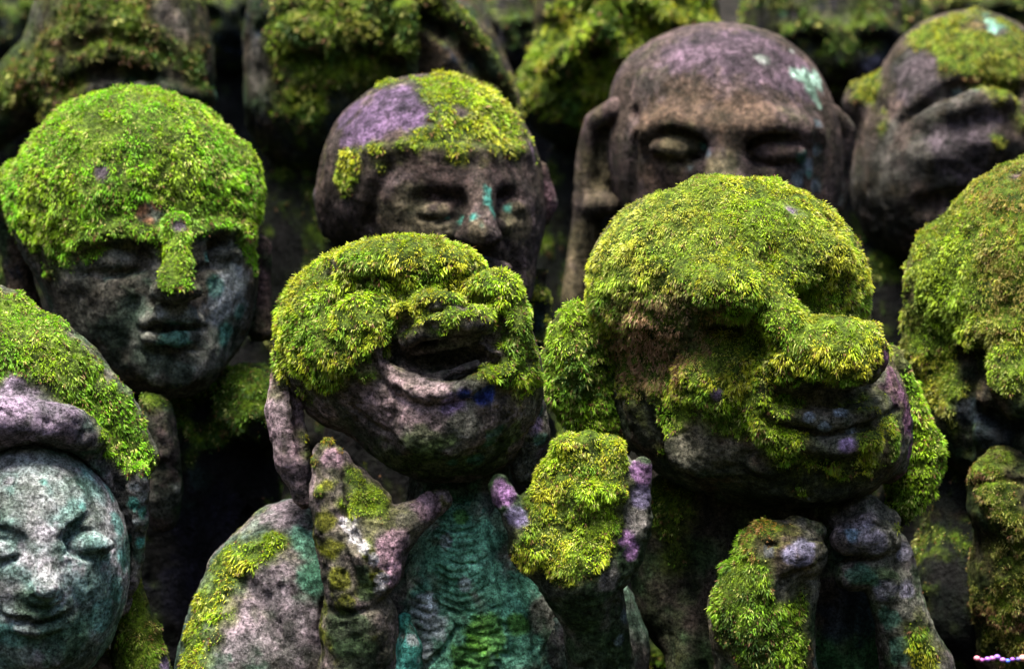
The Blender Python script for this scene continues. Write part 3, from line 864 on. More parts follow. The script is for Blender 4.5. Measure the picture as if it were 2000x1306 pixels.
    a.paint((0.08, 0.18, 0.14), 0.8, (1680, 1125, 24), (1700, 1130, 20), (1740, 1210, 26), (1760, 1270, 26))
    st.part('hand', a, ((0.15, 0.13, 0.14), GREY, (0.07, 0.10, 0.06)), moss=(-0.65, 0.4, 0.45), seed=26, nscale=0.03)
    st.grow()
cheerful()

# ================================================================ the hooded face at the lower left
def hooded():
    D = 2.66
    st = Statue('serene pale green face with closed eyes under a thick hood of bright moss', D, 60, -0.78, pal=(M_LIME, M_GRN, M_YEL))
    h = Vol(D, 0.0024)
    h.ell(66, 1105, 184, 244, 176, d=-52, k=20)
    h.ell(80, 1210, 120, 125, 120, d=-72, k=30)
    h.bake()
    h.ell(84, 1160, 40, 24, 32, d=-212, k=10)
    h.cap([(66, 1030, -198, 13), (82, 1100, -214, 17), (90, 1150, -228, 26)], k=10)
    h.blob(98, 1150, 14, 11, 14, sink=0.6, k=6)
    h.blob(172, 1056, 56, 30, 24, sink=-0.1, cut=True, k=18)
    h.blob(173, 1064, 50, 24, 26, sink=-0.1, k=6)       # closed lids
    h.blob(2, 1068, 48, 30, 24, sink=-0.1, cut=True, k=18)
    h.blob(2, 1078, 42, 22, 26, sink=-0.1, k=6)
    h.groove([(126, 1078), (160, 1086), (200, 1078), (228, 1062)], r=5, k=4)
    h.groove([(-40, 1086), (0, 1096), (36, 1088)], r=5, k=4)
    h.groove([(120, 1052), (142, 1026), (175, 1006)], r=6, k=8)
    h.groove([(48, 1052), (20, 1036), (-20, 1030)], r=6, k=8)
    h.groove([(60, 1168), (90, 1176), (120, 1162)], r=6, k=7)
    h.ridge([(15, 1194, 7), (70, 1200, 10), (125, 1190, 7)], k=8, lift=4)
    h.groove([(-5, 1196), (20, 1206), (75, 1214), (122, 1205), (148, 1190)], r=6, k=4)
    h.ridge([(35, 1226, 8), (80, 1230, 11), (118, 1220, 8)], k=9, lift=4)
    h.blob(80, 1282, 44, 26, 18, sink=0.6, k=18)
    h.groove([(150, 1160), (165, 1200), (160, 1230)], r=4, k=14)
    h.paint((0.30, 0.31, 0.33), 0.6, (100, 920, 60), (60, 980, 50), (200, 1020, 40), (100, 1120, 30))
    h.paint((0.14, 0.34, 0.33), 0.65, (232, 1020, 22), (240, 1090, 22), (228, 1150, 26), (200, 1200, 34), (170, 920, 10), (88, 940, 8), (160, 990, 9), (20, 1240, 30), (215, 960, 18))
    h.paint((0.42, 0.62, 0.62), 0.8, (175, 930, 9), (245, 1060, 10), (236, 1130, 8))
    h.paint((0.06, 0.12, 0.07), 0.6, (120, 1240, 60), (60, 1180, 30), (150, 1270, 50))
    h.paint((0.12, 0.22, 0.18), 0.45, (100, 1255, 30), (40, 1270, 40), (170, 1210, 30))
    head = st.part('face', h, ((0.25, 0.25, 0.28), (0.17, 0.26, 0.26), (0.32, 0.31, 0.36)), moss=(-2, 0, 0), dens=0, seed=31, rough=0.65)
    o = Vol(D, 0.0028)
    o.ell(30, 930, 258, 250, 220, d=70, k=40)
    o.ell(0, 760, 215, 150, 180, d=40, k=50)
    o.ell(-30, 640, 110, 85, 110, d=60, k=40)
    o.cap([(110, 700, 0, 60), (210, 800, 20, 55), (270, 890, 30, 42)], k=30)
    o.cap([(-150, 815, -100, 46), (0, 815, -140, 46), (120, 826, -124, 40), (180, 855, -90, 30)], k=18)
    o.cap([(262, 930, -20, 30), (266, 1010, -10, 28), (262, 1090, 10, 22), (235, 1180, 20, 20)], k=10)
    o.ell(68, 1124, 188, 250, 205, d=-130, k=8, cut=True)
    o.bake()
    o.groove([(200, 880), (235, 950), (252, 1020), (248, 1100)], r=6, k=6)
    o.moss(1.7, (30, 620, 80), (60, 680, 70), (130, 730, 70), (210, 800, 60), (250, 870, 50), (280, 900, 40), (150, 790, 30), (205, 860, 26), (20, 700, 60), (-20, 740, 30))
    o.moss(-2.4, (60, 800, 60), (120, 830, 40), (0, 830, 80), (30, 750, 14), (268, 1010, 50), (262, 1080, 40), (160, 850, 14))
    o.paint((0.25, 0.20, 0.28), 0.85, (40, 770, 40), (90, 800, 44), (10, 830, 60), (130, 830, 40), (20, 740, 14))
    o.paint((0.12, 0.36, 0.34), 0.8, (262, 985, 14), (282, 1000, 12), (275, 1060, 10), (250, 1050, 8))
    o.paint((0.36, 0.40, 0.46), 0.7, (262, 950, 12), (280, 970, 10), (262, 1020, 8))
    st.part('hood', o, ((0.17, 0.15, 0.18), (0.12, 0.12, 0.12), (0.08, 0.12, 0.11)), moss=(-0.6, 0.6, 0.3), seed=32, dens=1.15, pal=(M_LIME, M_GRN, M_VIV))
    b = simple_body(st, 70, 1290, 230, D, vox=0.005, d=60)
    b.moss(1.2, (280, 1250, 50), (300, 1300, 50))
    b2 = Vol(D, 0.003)
    b2.cap([(262, 1120, 60, 14), (262, 1200, 60, 34), (272, 1280, 60, 58), (290, 1400, 60, 80)], k=20)
    b2.bake()
    b2.moss(1.4, (262, 1140, 20), (255, 1200, 30), (300, 1250, 40), (270, 1290, 50))
    b2.moss(-1.6, (322, 1290, 20))
    b2.paint(LILAC, 0.8, (322, 1290, 24))
    st.part('robe', b, (DARKG, BROWN, GREY), moss=(-0.5, 0.6, 0.4), seed=33)
    st.part('scarf', b2, (BROWN, DARKG, OLIVE), moss=(-0.3, 0.4, 0.5), seed=34, pal=(M_OLV * 1.5, M_BRN * 1.1, M_GRN), nscale=0.03, blen=0.8)
    st.grow()
hooded()

# ================================================================ the calm statue at the left, second row
def calm():
    D = 3.02
    st = Statue('calm statue with bare lips and closed eyes, green moss cap hanging over its brow', D, 270, -0.62, pal=(M_LIME, M_GRN, M_YEL))
    h = Vol(D, 0.0028)
    h.ell(262, 400, 240, 225, 230, d=20, k=40)
    h.ell(300, 560, 200, 215, 200, d=-10, k=60)
    h.ell(330, 690, 110, 80, 100, d=-90, k=40)
    h.ell(40, 380, 70, 60, 80, d=40, k=30)
    h.ell(470, 370, 44, 90, 80, d=10, k=20)
    h.bake()
    # brow ledge, sockets, nose, lips
    h.ridge([(150, 476), (230, 450), (310, 458)], r=15, k=18)
    h.ridge([(385, 452), (430, 438), (484, 458)], r=13, k=18)
    h.blob(225, 504, 76, 34, 26, sink=0.0, cut=True, k=16)
    h.blob(432, 492, 50, 30, 24, sink=0.0, cut=True, k=14)
    h.blob(225, 512, 62, 26, 30, sink=0.0, k=6)
    h.blob(428, 502, 44, 24, 26, sink=0.0, k=6, rot=(0, -8, 0))
    h.groove([(160, 532), (220, 540), (275, 528)], r=5, k=4)
    h.groove([(385, 524), (430, 520), (468, 500)], r=5, k=4)
    h.cap([(345, 430, -215, 20), (346, 500, -238, 24), (345, 560, -262, 34)], k=14)
    h.ell(345, 568, 50, 26, 36, d=-238, k=10)
    h.groove([(300, 588), (345, 598), (388, 586)], r=7, k=6)
    h.cap([(282, 628, -195, 12), (325, 612, -225, 20), (345, 616, -228, 18), (372, 612, -222, 18), (392, 628, -200, 10)], k=8)
    h.groove([(272, 640), (335, 645), (400, 640)], r=5, k=4)
    h.cap([(290, 660, -205, 12), (340, 662, -222, 16), (390, 658, -205, 10)], k=8)
    h.groove([(290, 686), (345, 690), (390, 684)], r=8, k=12)
    h.blob(335, 722, 60, 34, 26, sink=0.6, k=18)
    h.groove([(262, 590), (245, 640), (250, 690)], r=5, k=16)
    h.moss(1.8, (492, 470, 36), (500, 515, 22), (135, 500, 40), (110, 540, 34), (20, 370, 80), (50, 300, 80), (60, 440, 40), (490, 330, 60), (500, 420, 50), (250, 250, 200), (120, 330, 130), (380, 320, 130), (230, 400, 120), (430, 400, 70), (470, 470, 36), (346, 470, 30), (346, 500, 28), (345, 535, 30), (325, 565, 26), (365, 560, 16), (200, 502, 22), (150, 520, 30), (140, 480, 60), (480, 420, 40), (300, 440, 26))
    h.moss(-2.0, (290, 500, 24), (290, 530, 24), (400, 480, 18), (230, 545, 26), (170, 540, 20), (390, 540, 26))
    h.moss(-1.2, (225, 505, 36), (430, 490, 32), (285, 415, 20), (150, 455, 14))
    h.moss(-2.6, (200, 335, 22), (280, 410, 14), (300, 420, 22), (350, 440, 16), (370, 480, 12), (200, 600, 90), (430, 600, 80), (330, 650, 70), (330, 730, 80), (400, 505, 24), (435, 490, 30), (460, 500, 20), (225, 520, 26), (250, 560, 44), (140, 600, 60), (440, 540, 30))
    h.paint((0.22, 0.18, 0.24), 0.85, (200, 335, 34), (350, 440, 20))
    h.paint((0.42, 0.20, 0.13), 0.8, (275, 410, 16), (288, 430, 14), (305, 400, 10), (140, 460, 14))
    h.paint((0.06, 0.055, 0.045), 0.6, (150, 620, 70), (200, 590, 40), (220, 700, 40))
    h.paint((0.10, 0.15, 0.12), 0.6, (225, 650, 34), (260, 600, 30), (300, 700, 40), (350, 730, 30))
    h.paint((0.50, 0.55, 0.60), 0.75, (455, 560, 40), (430, 600, 36), (470, 600, 26), (320, 622, 20), (370, 622, 18))  # cheek and lips painted paler, light on the face put into the colour
    h.paint((0.14, 0.36, 0.32), 0.7, (340, 660, 40), (470, 610, 20), (440, 650, 26), (405, 500, 10), (420, 560, 18))
    head = st.part('head', h, ((0.14, 0.125, 0.11), (0.20, 0.205, 0.19), (0.10, 0.14, 0.11)), moss=(-0.45, 0.75, 0.25), seed=41, dens=1.3, blen=1.05, hang=0.8, thick=0.8, pal=(M_LIME, M_GRN, M_VIV))
    e = Vol(D, 0.0034)
    e.cap([(506, 480, 40, 24), (512, 580, 50, 22), (508, 640, 45, 30)], k=12)
    e.paint((0.20, 0.15, 0.17), 0.6, (515, 640, 30)) if False else None
    st.part('ear', e, (BROWN, (0.16, 0.11, 0.12), DARKG), moss=(-1.0, 0.4, 0.3), seed=42, parent=head, dens=0)
    e = Vol(D, 0.0034)
    e.cap([(30, 430, 60, 40), (40, 560, 60, 30), (60, 650, 60, 34)], k=12)
    st.part('ear', e, (BROWN, DARKG, NIGHT), moss=(-1.0, 0.6, 0.3), seed=43, parent=head, dens=0.8)
    b = simple_body(st, 300, 740, 230, D, vox=0.005, d=60)
    b.ell(490, 800, 90, 90, 100, d=20, k=30); b.moss(1.5, (500, 760, 60), (450, 820, 40), (540, 730, 40), (430, 850, 30))
    b.moss(-1.2, (400, 1050, 120), (330, 1000, 60), (500, 930, 44))
    b.paint((0.10, 0.17, 0.15), 0.7, (375, 850, 30), (385, 930, 26), (370, 1000, 24))
    b.paint((0.03, 0.045, 0.10), 0.8, (400, 1060, 80), (350, 1150, 60), (440, 1000, 40))
    st.part('robe', b, (NIGHT, DARKG, (0.04, 0.04, 0.06)), moss=(-0.15, 0.6, 0.8), seed=44, pal=(M_DK * 1.6, M_DK, M_GRN))
    a = Vol(D, 0.003)
    a.cap([(303, 800, -170, 34), (312, 880, -165, 38), (318, 960, -155, 38), (320, 1010, -140, 30)], k=10)
    a.bake()
    a.groove([(310, 910), (330, 905), (350, 915)], r=5, k=7)
    a.moss(1.2, (300, 780, 30)); a.moss(-0.8, (320, 930, 60))
    a.paint((0.09, 0.10, 0.09), 0.8, (315, 980, 40)); a.paint((0.45, 0.47, 0.46), 0.7, (346, 950, 10), (350, 975, 9))
    st.part('hand', a, ((0.13, 0.10, 0.10), DARKG, (0.08, 0.09, 0.06)), moss=(-0.5, 0.5, 0.3), seed=45, pal=(M_GRN, M_DK, M_PALE * 0.7))
    st.grow(mult=0.9)
calm()

# ================================================================ the purple headed statue in the middle
def purple():
    D = 3.12
    st = Statue('downcast statue with bare purple scalp, yellow moss band and teal streaked nose', D, 850, -0.60, pal=(M_YEL, M_OLV * 1.4, M_LIME))
    h = Vol(D, 0.003)
    h.ell(840, 350, 218, 205, 225, d=20, k=40)
    h.ell(900, 440, 160, 190, 190, d=-30, k=50)
    h.ell(950, 560, 90, 80, 90, d=-80, k=40)
    h.ell(700, 400, 78, 90, 80, d=20, k=30)
    h.bake()
    h.ridge([(720, 300), (790, 290), (860, 298), (960, 300), (1030, 300)], r=10, k=18)
    h.blob(860, 398, 56, 26, 26, sink=0.0, cut=True, k=22)
    h.blob(998, 393, 36, 26, 24, sink=0.0, cut=True, k=20)
    h.blob(858, 412, 46, 20, 24, sink=0.15, k=10)
    h.blob(995, 408, 30, 19, 22, sink=0.15, k=10)
    h.groove([(815, 424), (860, 432), (900, 424)], r=5, k=4)
    h.groove([(970, 422), (995, 428), (1020, 418)], r=5, k=4)
    h.cap([(940, 350, -204, 18), (942, 410, -218, 24), (938, 452, -230, 34)], k=22)
    h.ell(935, 464, 46, 22, 30, d=-222, k=12)
    h.groove([(895, 478), (935, 486), (975, 474)], r=6, k=5)
    h.groove([(885, 470), (868, 510), (880, 550)], r=6, k=12)
    h.groove([(985, 460), (1002, 500), (1000, 540)], r=6, k=12)
    h.cap([(900, 530, -190, 12), (945, 518, -215, 16), (990, 526, -190, 12)], k=8)
    h.groove([(890, 546), (950, 550), (1000, 542)], r=6, k=5)
    h.groove([(760, 330), (730, 380), (722, 440)], r=9, k=14)
    h.moss(1.7, (900, 170, 90), (970, 210, 80), (1010, 250, 40), (860, 180, 50), (960, 290, 34), (850, 262, 44), (800, 285, 38), (890, 270, 40), (1010, 290, 40), (740, 290, 26), (700, 300, 24), (920, 310, 40), (680, 350, 34), (1000, 180, 60), (930, 160, 70), (680, 310, 30), (665, 350, 26), (895, 300, 24), (870, 315, 14), (760, 165, 30), (745, 330, 14), (930, 250, 36))
    h.moss(-2.0, (760, 215, 56), (850, 390, 56), (940, 400, 80), (1010, 380, 50), (900, 480, 80), (700, 250, 30), (900, 222, 10), (720, 420, 30), (800, 360, 30))
    h.paint((0.17, 0.12, 0.21), 0.9, (760, 210, 80), (700, 250, 50), (830, 220, 50), (680, 220, 40), (1040, 300, 20))
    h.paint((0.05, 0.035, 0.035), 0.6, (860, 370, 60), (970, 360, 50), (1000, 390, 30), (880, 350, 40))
    h.paint((0.20, 0.17, 0.125), 0.8, (790, 430, 60), (840, 450, 50), (1010, 440, 40), (980, 430, 24), (930, 450, 24))
    h.paint((0.10, 0.35, 0.32), 0.8, (953, 370, 9), (953, 395, 10), (960, 415, 12), (900, 430, 10), (925, 425, 8), (870, 425, 8), (990, 408, 9))
    h.paint((0.34, 0.38, 0.50), 0.8, (948, 505, 9), (950, 525, 8), (942, 545, 8))
    h.paint(MINT, 0.55, (940, 440, 5), (1010, 565, 7))
    head = st.part('head', h, ((0.085, 0.065, 0.06), (0.12, 0.095, 0.10), (0.10, 0.085, 0.075)), moss=(-0.9, 0.45, 0.75), seed=51, dens=1.2, blen=1.25, nscale=0.03, rough=0.6)
    e = Vol(D, 0.0032)
    e.cap([(660, 330, 10, 26), (640, 390, 20, 28), (650, 445, 20, 24), (700, 440, -10, 18)], k=12)
    e.bake(); e.groove([(672, 350), (665, 400), (680, 430)], r=9, k=8)
    e.moss(1.1, (625, 370, 14), (680, 420, 14), (670, 310, 24))
    st.part('ear', e, ((0.08, 0.07, 0.08), OLIVE, DARKG), moss=(-0.7, 0.4, 0.4), seed=52, parent=head)
    e = Vol(D, 0.0032)
    e.cap([(1052, 330, 30, 18), (1070, 390, 30, 20), (1062, 430, 30, 14)], k=10)
    st.part('ear', e, (BROWN, (0.14, 0.09, 0.11), GREY), moss=(-1.2, 0.4, 0.4), seed=53, parent=head)
    b = simple_body(st, 860, 640, 215, D, vox=0.0055, d=60)
    b.cap([(1050, 510, -10, 20), (1030, 575, -20, 34), (990, 610, -30, 30)], k=20)
    b.cap([(1040, 590, 0, 34), (1045, 700, 20, 50)], k=20)
    b.paint((0.20, 0.12, 0.15), 0.85, (1040, 560, 40), (1055, 520, 20)); b.paint((0.14, 0.30, 0.33), 0.8, (1045, 640, 24), (1050, 600, 14))
    b.paint((0.6, 0.62, 0.62), 0.8, (1040, 555, 8))
    st.part('robe', b, (DARKG, NIGHT, (0.10, 0.08, 0.08)), moss=(-0.15, 0.6, 0.8), seed=54)
    st.grow(mult=0.8)
purple()

# ================================================================ the bald statue
def bald():
    D = 3.42
    st = Statue('bald brown statue with long ears and pale lichen spot on its temple', D, 1400, -0.48)
    h = Vol(D, 0.0034)
    h.ell(1412, 290, 232, 234, 240, d=10, k=40)
    h.ell(1430, 420, 200, 230, 210, d=-10, k=50)
    h.ell(1390, 180, 190, 120, 190, d=10, k=50)
    h.bake()
    h.ridge([(1262, 252), (1320, 238), (1390, 252), (1450, 254), (1520, 240), (1588, 262)], r=22, k=34)
    h.blob(1325, 286, 74, 30, 24, sink=-0.1, cut=True, k=14)
    h.blob(1515, 294, 80, 30, 26, sink=-0.1, cut=True, k=14)
    h.blob(1326, 290, 58, 24, 26, sink=-0.2, k=4)
    h.blob(1515, 300, 60, 22, 24, sink=-0.2, k=4)
    h.groove([(1278, 302), (1328, 316), (1378, 302)], r=4, k=3)
    h.groove([(1462, 312), (1515, 326), (1568, 312)], r=4, k=3)
    h.cap([(1420, 280, -214, 24), (1420, 350, -236, 36), (1418, 400, -262, 46)], k=30)
    h.groove([(1598, 250), (1596, 330), (1592, 420)], r=8, k=12)
    h.groove([(1240, 220), (1240, 300), (1236, 380)], r=8, k=12)
    h.moss(1.6, (1468, 66, 14), (1440, 72, 9)); h.moss(-2, (1400, 200, 300), (1400, 400, 250))
    h.paint((0.135, 0.10, 0.135), 0.85, (1480, 110, 90), (1400, 90, 80), (1560, 150, 60), (1330, 110, 50))
    h.paint((0.12, 0.085, 0.065), 0.8, (1330, 210, 70), (1450, 230, 70), (1290, 330, 60), (1260, 250, 60))
    h.paint((0.14, 0.125, 0.08), 0.8, (1328, 288, 44), (1400, 330, 40))
    h.paint((0.46, 0.66, 0.60), 1.0, (1558, 142, 20), (1575, 155, 26), (1592, 160, 20), (1582, 175, 20), (1592, 188, 13), (1600, 206, 9), (1598, 150, 16))
    h.paint((0.62, 0.62, 0.66), 0.9, (1490, 117, 11), (1545, 100, 7), (1478, 116, 7))
    h.paint((0.28, 0.34, 0.42), 0.8, (1575, 330, 20), (1590, 360, 18), (1596, 290, 12), (1560, 350, 16), (1385, 300, 8), (1350, 330, 8), (1600, 240, 8))
    h.paint((0.10, 0.26, 0.24), 0.7, (1570, 310, 14), (1580, 340, 10), (1375, 285, 8))
    head = st.part('head', h, ((0.11, 0.082, 0.075), (0.13, 0.10, 0.105), (0.10, 0.09, 0.07)), moss=(-1.3, 0.2, 0.1), seed=61, dens=1.0, blen=1.2, rough=0.45)
    e = Vol(D, 0.0034)
    e.cap([(1205, 215, -60, 26), (1166, 240, -20, 26), (1150, 320, 10, 28), (1148, 400, 20, 30), (1190, 400, -40, 22)], k=14)
    e.ell(1185, 310, 46, 100, 40, d=10, k=20)
    e.cap([(1150, 400, 20, 30), (1136, 500, 30, 28), (1120, 590, 30, 26)], k=14)
    e.bake(); e.groove([(1205, 250), (1208, 310), (1204, 370)], r=13, k=8); e.groove([(1172, 270), (1168, 350)], r=9, k=10)
    e.paint((0.14, 0.12, 0.075), 0.8, (1185, 320, 50), (1140, 480, 50), (1120, 560, 50)); e.paint((0.17, 0.12, 0.13), 0.7, (1200, 205, 34), (1150, 260, 30))
    st.part('ear', e, ((0.12, 0.10, 0.075), (0.13, 0.10, 0.10), BROWN), moss=(-2, 0, 0.1), seed=62, parent=head, dens=0, rough=0.5)
    e = Vol(D, 0.0034)
    e.cap([(1618, 225, -30, 24), (1648, 255, 0, 24), (1640, 330, 20, 24), (1630, 400, 20, 22)], k=14)
    e.ell(1620, 280, 34, 70, 34, d=10, k=20)
    e.bake(); e.groove([(1612, 260), (1612, 330)], r=9, k=8)
    e.moss(1.8, (1625, 216, 10)); e.paint((0.45, 0.46, 0.45), 0.7, (1640, 390, 10), (1645, 360, 8)); e.paint((0.25, 0.32, 0.42), 0.8, (1608, 300, 16), (1615, 330, 12))
    st.part('ear', e, ((0.12, 0.09, 0.09), BROWN, GREY), moss=(-1.3, 0, 0.1), seed=63, parent=head, rough=0.5)
    b = simple_body(st, 1400, 620, 270, D, vox=0.006, d=40)
    st.part('robe', b, (BROWN, DARKG, NIGHT), moss=(-0.15, 0.6, 0.8), seed=64)
    st.grow(mult=0.8)
bald()

# ================================================================ the statue cut by the right edge
def edge():
    D = 2.93
    st = Statue('tall mossy statue cut by the picture edge, brownish crown, fist below its dark face', D, 2010, -0.72, pal=(M_YEL * 0.8, M_OLV * 1.3, M_LIME * 0.8))
    h = Vol(D, 0.003)
    h.ell(2030, 560, 205, 250, 230, d=10, k=40)
    h.ell(1850, 560, 84, 130, 90, d=20, k=30)
    h.ell(1825, 680, 66, 90, 80, d=40, k=30)
    h.ell(1990, 800, 170, 160, 170, d=-10, k=40)
    h.ell(1850, 800, 80, 100, 80, d=40, k=30)
    h.bake()
    h.ridge([(1890, 668), (1940, 645), (2010, 640)], r=24, k=26)
    h.groove([(1890, 700), (1880, 780), (1880, 880)], r=22, k=14)
    h.blob(1950, 775, 60, 50, 50, sink=0.2, cut=True, k=16) if False else None
    h.cap([(1975, 700, -190, 30), (1980, 750, -200, 46), (1995, 790, -205, 40)], k=30)
    h.groove([(1910, 810), (1960, 835), (2010, 830)], r=20, k=12)
    h.groove([(1850, 620), (1880, 700)], r=8, k=16)
    h.moss(1.6, (1960, 420, 150), (1850, 540, 110), (1820, 690, 80), (1900, 560, 90), (1960, 620, 70), (1970, 720, 50), (1860, 780, 50), (1990, 560, 90))
    h.moss(-1.6, (1890, 720, 24), (1885, 800, 30), (1950, 850, 44), (1985, 345, 18), (1940, 555, 16), (1870, 700, 10))
    h.paint(NIGHT, 0.8, (1885, 800, 40), (1950, 850, 50))
    h.paint((0.26, 0.18, 0.2), 0.7, (1980, 350, 40), (1940, 555, 20), (1930, 380, 20))
    st.tintp = [(h.on(1970, 370), 0.06, 0.6, M_BRN * 1.2), (h.on(1960, 550), 0.05, 0.7, np.array((0.32, 0.22, 0.06))), (h.on(1850, 560), 0.06, 0.5, M_GRN * 1.2), (h.on(1850, 800), 0.06, 0.5, M_OLV * 0.7)]
    st.part('head', h, (BROWN, DARKG, GREY), moss=(-0.35, 0.5, 0.3), seed=71, dens=0.95, blen=0.95)
    b = simple_body(st, 1985, 900, 200, D, vox=0.005, d=60)
    b.ell(1900, 1180, 120, 160, 110, d=-10, k=40)
    b.moss(1.2, (1960, 1190, 60), (1980, 1240, 40)); b.moss(-0.6, (1870, 1000, 60), (1860, 1120, 80))
    b.paint((0.17, 0.13, 0.08), 0.6, (1800, 1010, 50), (1780, 1060, 40)); b.paint((0.05, 0.10, 0.08), 0.6, (1850, 1200, 50))
    st.part('robe', b, (NIGHT, DARKG, BROWN), moss=(-0.05, 0.5, 0.7), seed=72, dens=0.7, blen=1.2, pal=(M_OLV * 0.7, M_DK * 0.8, M_BRN * 0.5))
    a = Vol(D, 0.003)
    a.ell(1962, 965, 68, 92, 66, d=-170, k=20)
    a.cap([(1985, 1010, -160, 74), (1990, 1110, -130, 96), (2010, 1260, -80, 110)], k=30)
    a.bake(); a.groove([(1900, 950), (1950, 935), (2000, 945)], r=6, k=8)
    a.moss(0.9, (1940, 930, 60), (1960, 1000, 50), (1960, 1180, 60), (1960, 1080, 60), (1990, 1260, 70))
    st.part('hand', a, (BROWN, DARKG, BROWN), moss=(-0.3, 0.5, 0.5), seed=73, pal=(M_OLV * 1.2, M_BRN * 0.8, M_OLV), blen=0.8)
    st.grow()
edge()

# ================================================================ the frowning statue, back right
def frowning():
    D = 3.62
    st = Statue('frowning statue with heavy wrinkled eyelids and rusty moss on its round crown', D, 1880, -0.45, pal=(M_OLV * 1.7, M_BRN * 1.2, M_YEL * 0.8))
    h = Vol(D, 0.0036)
    h.ell(1890, 220, 190, 200, 210, d=10, k=40)
    h.ell(1850, 350, 190, 200, 190, d=0, k=60)
    h.ell(1690, 200, 44, 40, 60, d=20, k=30)
    h.bake()
    h.groove([(1775, 240), (1840, 190), (1900, 168), (1990, 180)], r=20, k=14)
    h.ridge([(1770, 258, 12), (1840, 222, 22), (1900, 202, 26), (1960, 200, 20)], k=14, lift=0)
    h.groove([(1765, 274), (1830, 258), (1900, 240), (1970, 236)], r=7, k=6)
    h.ridge([(1790, 300, 20), (1860, 290, 34), (1940, 276, 34), (2000, 270, 26)], k=40, lift=-18)
    h.moss(1.1, (1960, 280, 26), (1990, 240, 30), (1720, 260, 26), (1740, 330, 30), (1950, 200, 16), (1850, 150, 26))
    h.groove([(1700, 190), (1740, 230), (1770, 260)], r=7, k=12)
    h.groove([(1800, 400), (1870, 385), (1960, 400)], r=18, k=14)
    h.moss(1.0, (1900, 60, 90), (1980, 120, 90), (1950, 90, 70), (1840, 60, 50), (1900, 140, 40))
    h.moss(1.4, (1860, 90, 60), (1810, 80, 50), (1870, 130, 40), (1950, 130, 50), (1690, 180, 40), (1700, 150, 30), (1980, 80, 50), (1730, 220, 16), (1790, 60, 30), (1940, 270, 16))
    h.moss(-1.8, (1790, 130, 44), (1850, 200, 60), (1860, 260, 60), (1940, 55, 30), (1760, 300, 60))
    h.paint((0.12, 0.10, 0.12), 0.85, (1790, 140, 60), (1880, 300, 60), (1850, 270, 40), (1920, 250, 40))
    h.paint((0.22, 0.15, 0.09), 0.7, (1860, 60, 50), (1920, 90, 50), (1960, 120, 50))
    h.paint((0.34, 0.60, 0.54), 0.95, (1935, 40, 13), (1950, 50, 15), (1940, 58, 12), (1970, 55, 8), (1925, 30, 7))
    h.paint((0.18, 0.28, 0.28), 0.6, (1870, 180, 10), (1905, 178, 8))
    st.part('head', h, ((0.11, 0.085, 0.08), (0.10, 0.095, 0.09), (0.06, 0.05, 0.035)), moss=(-1.0, 0.6, 0.75), seed=81, dens=0.9, blen=1.0, rough=0.8, nscale=0.03)
    b = simple_body(st, 1830, 480, 225, D, vox=0.007, d=40)
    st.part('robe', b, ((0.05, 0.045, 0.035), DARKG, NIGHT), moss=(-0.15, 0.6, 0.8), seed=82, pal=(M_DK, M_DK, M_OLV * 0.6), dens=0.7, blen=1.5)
    st.grow(mult=0.8)
frowning()

# ================================================================ back rows
def hat():
    D = 3.60
    st = Statue('broad statue under a pointed hood of dull olive moss, dark slot across its face', D, 220, -0.45, pal=(M_OLV * 0.9, M_BRN * 0.6, M_DK * 1.3))
    h = Vol(D, 0.0038)
    h.ell(245, 60, 165, 190, 180, d=20, k=40)
    h.ell(250, 150, 168, 150, 170, d=10, k=40)
    h.cap([(180, -20, 40, 90), (110, 120, 40, 80), (30, 190, 40, 66), (-60, 260, 40, 60)], k=40)
    h.bake()
    h.groove([(130, 175), (170, 148), (230, 140), (290, 156)], r=15, k=10)
    h.groove([(135, 100), (190, 72), (260, 80), (330, 110)], r=8, k=14)
    h.ridge([(270, 172, 14), (340, 178, 16), (395, 186, 16), (412, 190, 14)], k=8, lift=6)
    h.groove([(270, 202), (340, 208), (400, 216)], r=11, k=8)
    h.ell(250, 240, 170, 100, 150, d=10, k=30)
    h.moss(1.2, (200, 60, 140), (80, 150, 80), (140, 180, 30), (300, 100, 60), (380, 130, 40), (20, 180, 60))
    h.moss(-1.8, (330, 178, 50), (200, 160, 26), (320, 30, 26), (350, 60, 16), (420, 190, 24), (60, 260, 60), (250, 165, 30))
    h.paint((0.2, 0.17, 0.16), 0.6, (320, 20, 40), (350, 60, 24)); h.paint((0.16, 0.36, 0.30), 0.9, (425, 172, 10), (426, 186, 9)); h.paint((0.3, 0.34, 0.40), 0.8, (395, 172, 9), (408, 180, 7), (425, 225, 14))
    st.part('head', h, (BROWN, DARKG, GREY), moss=(-0.5, 0.5, 0.4), seed=91, dens=0.8, blen=1.5)
    b = simple_body(st, 230, 300, 250, D, vox=0.0075, d=60)
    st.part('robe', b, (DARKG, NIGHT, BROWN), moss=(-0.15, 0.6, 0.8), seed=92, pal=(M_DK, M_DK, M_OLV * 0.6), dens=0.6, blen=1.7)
    st.grow(mult=0.8)
hat()

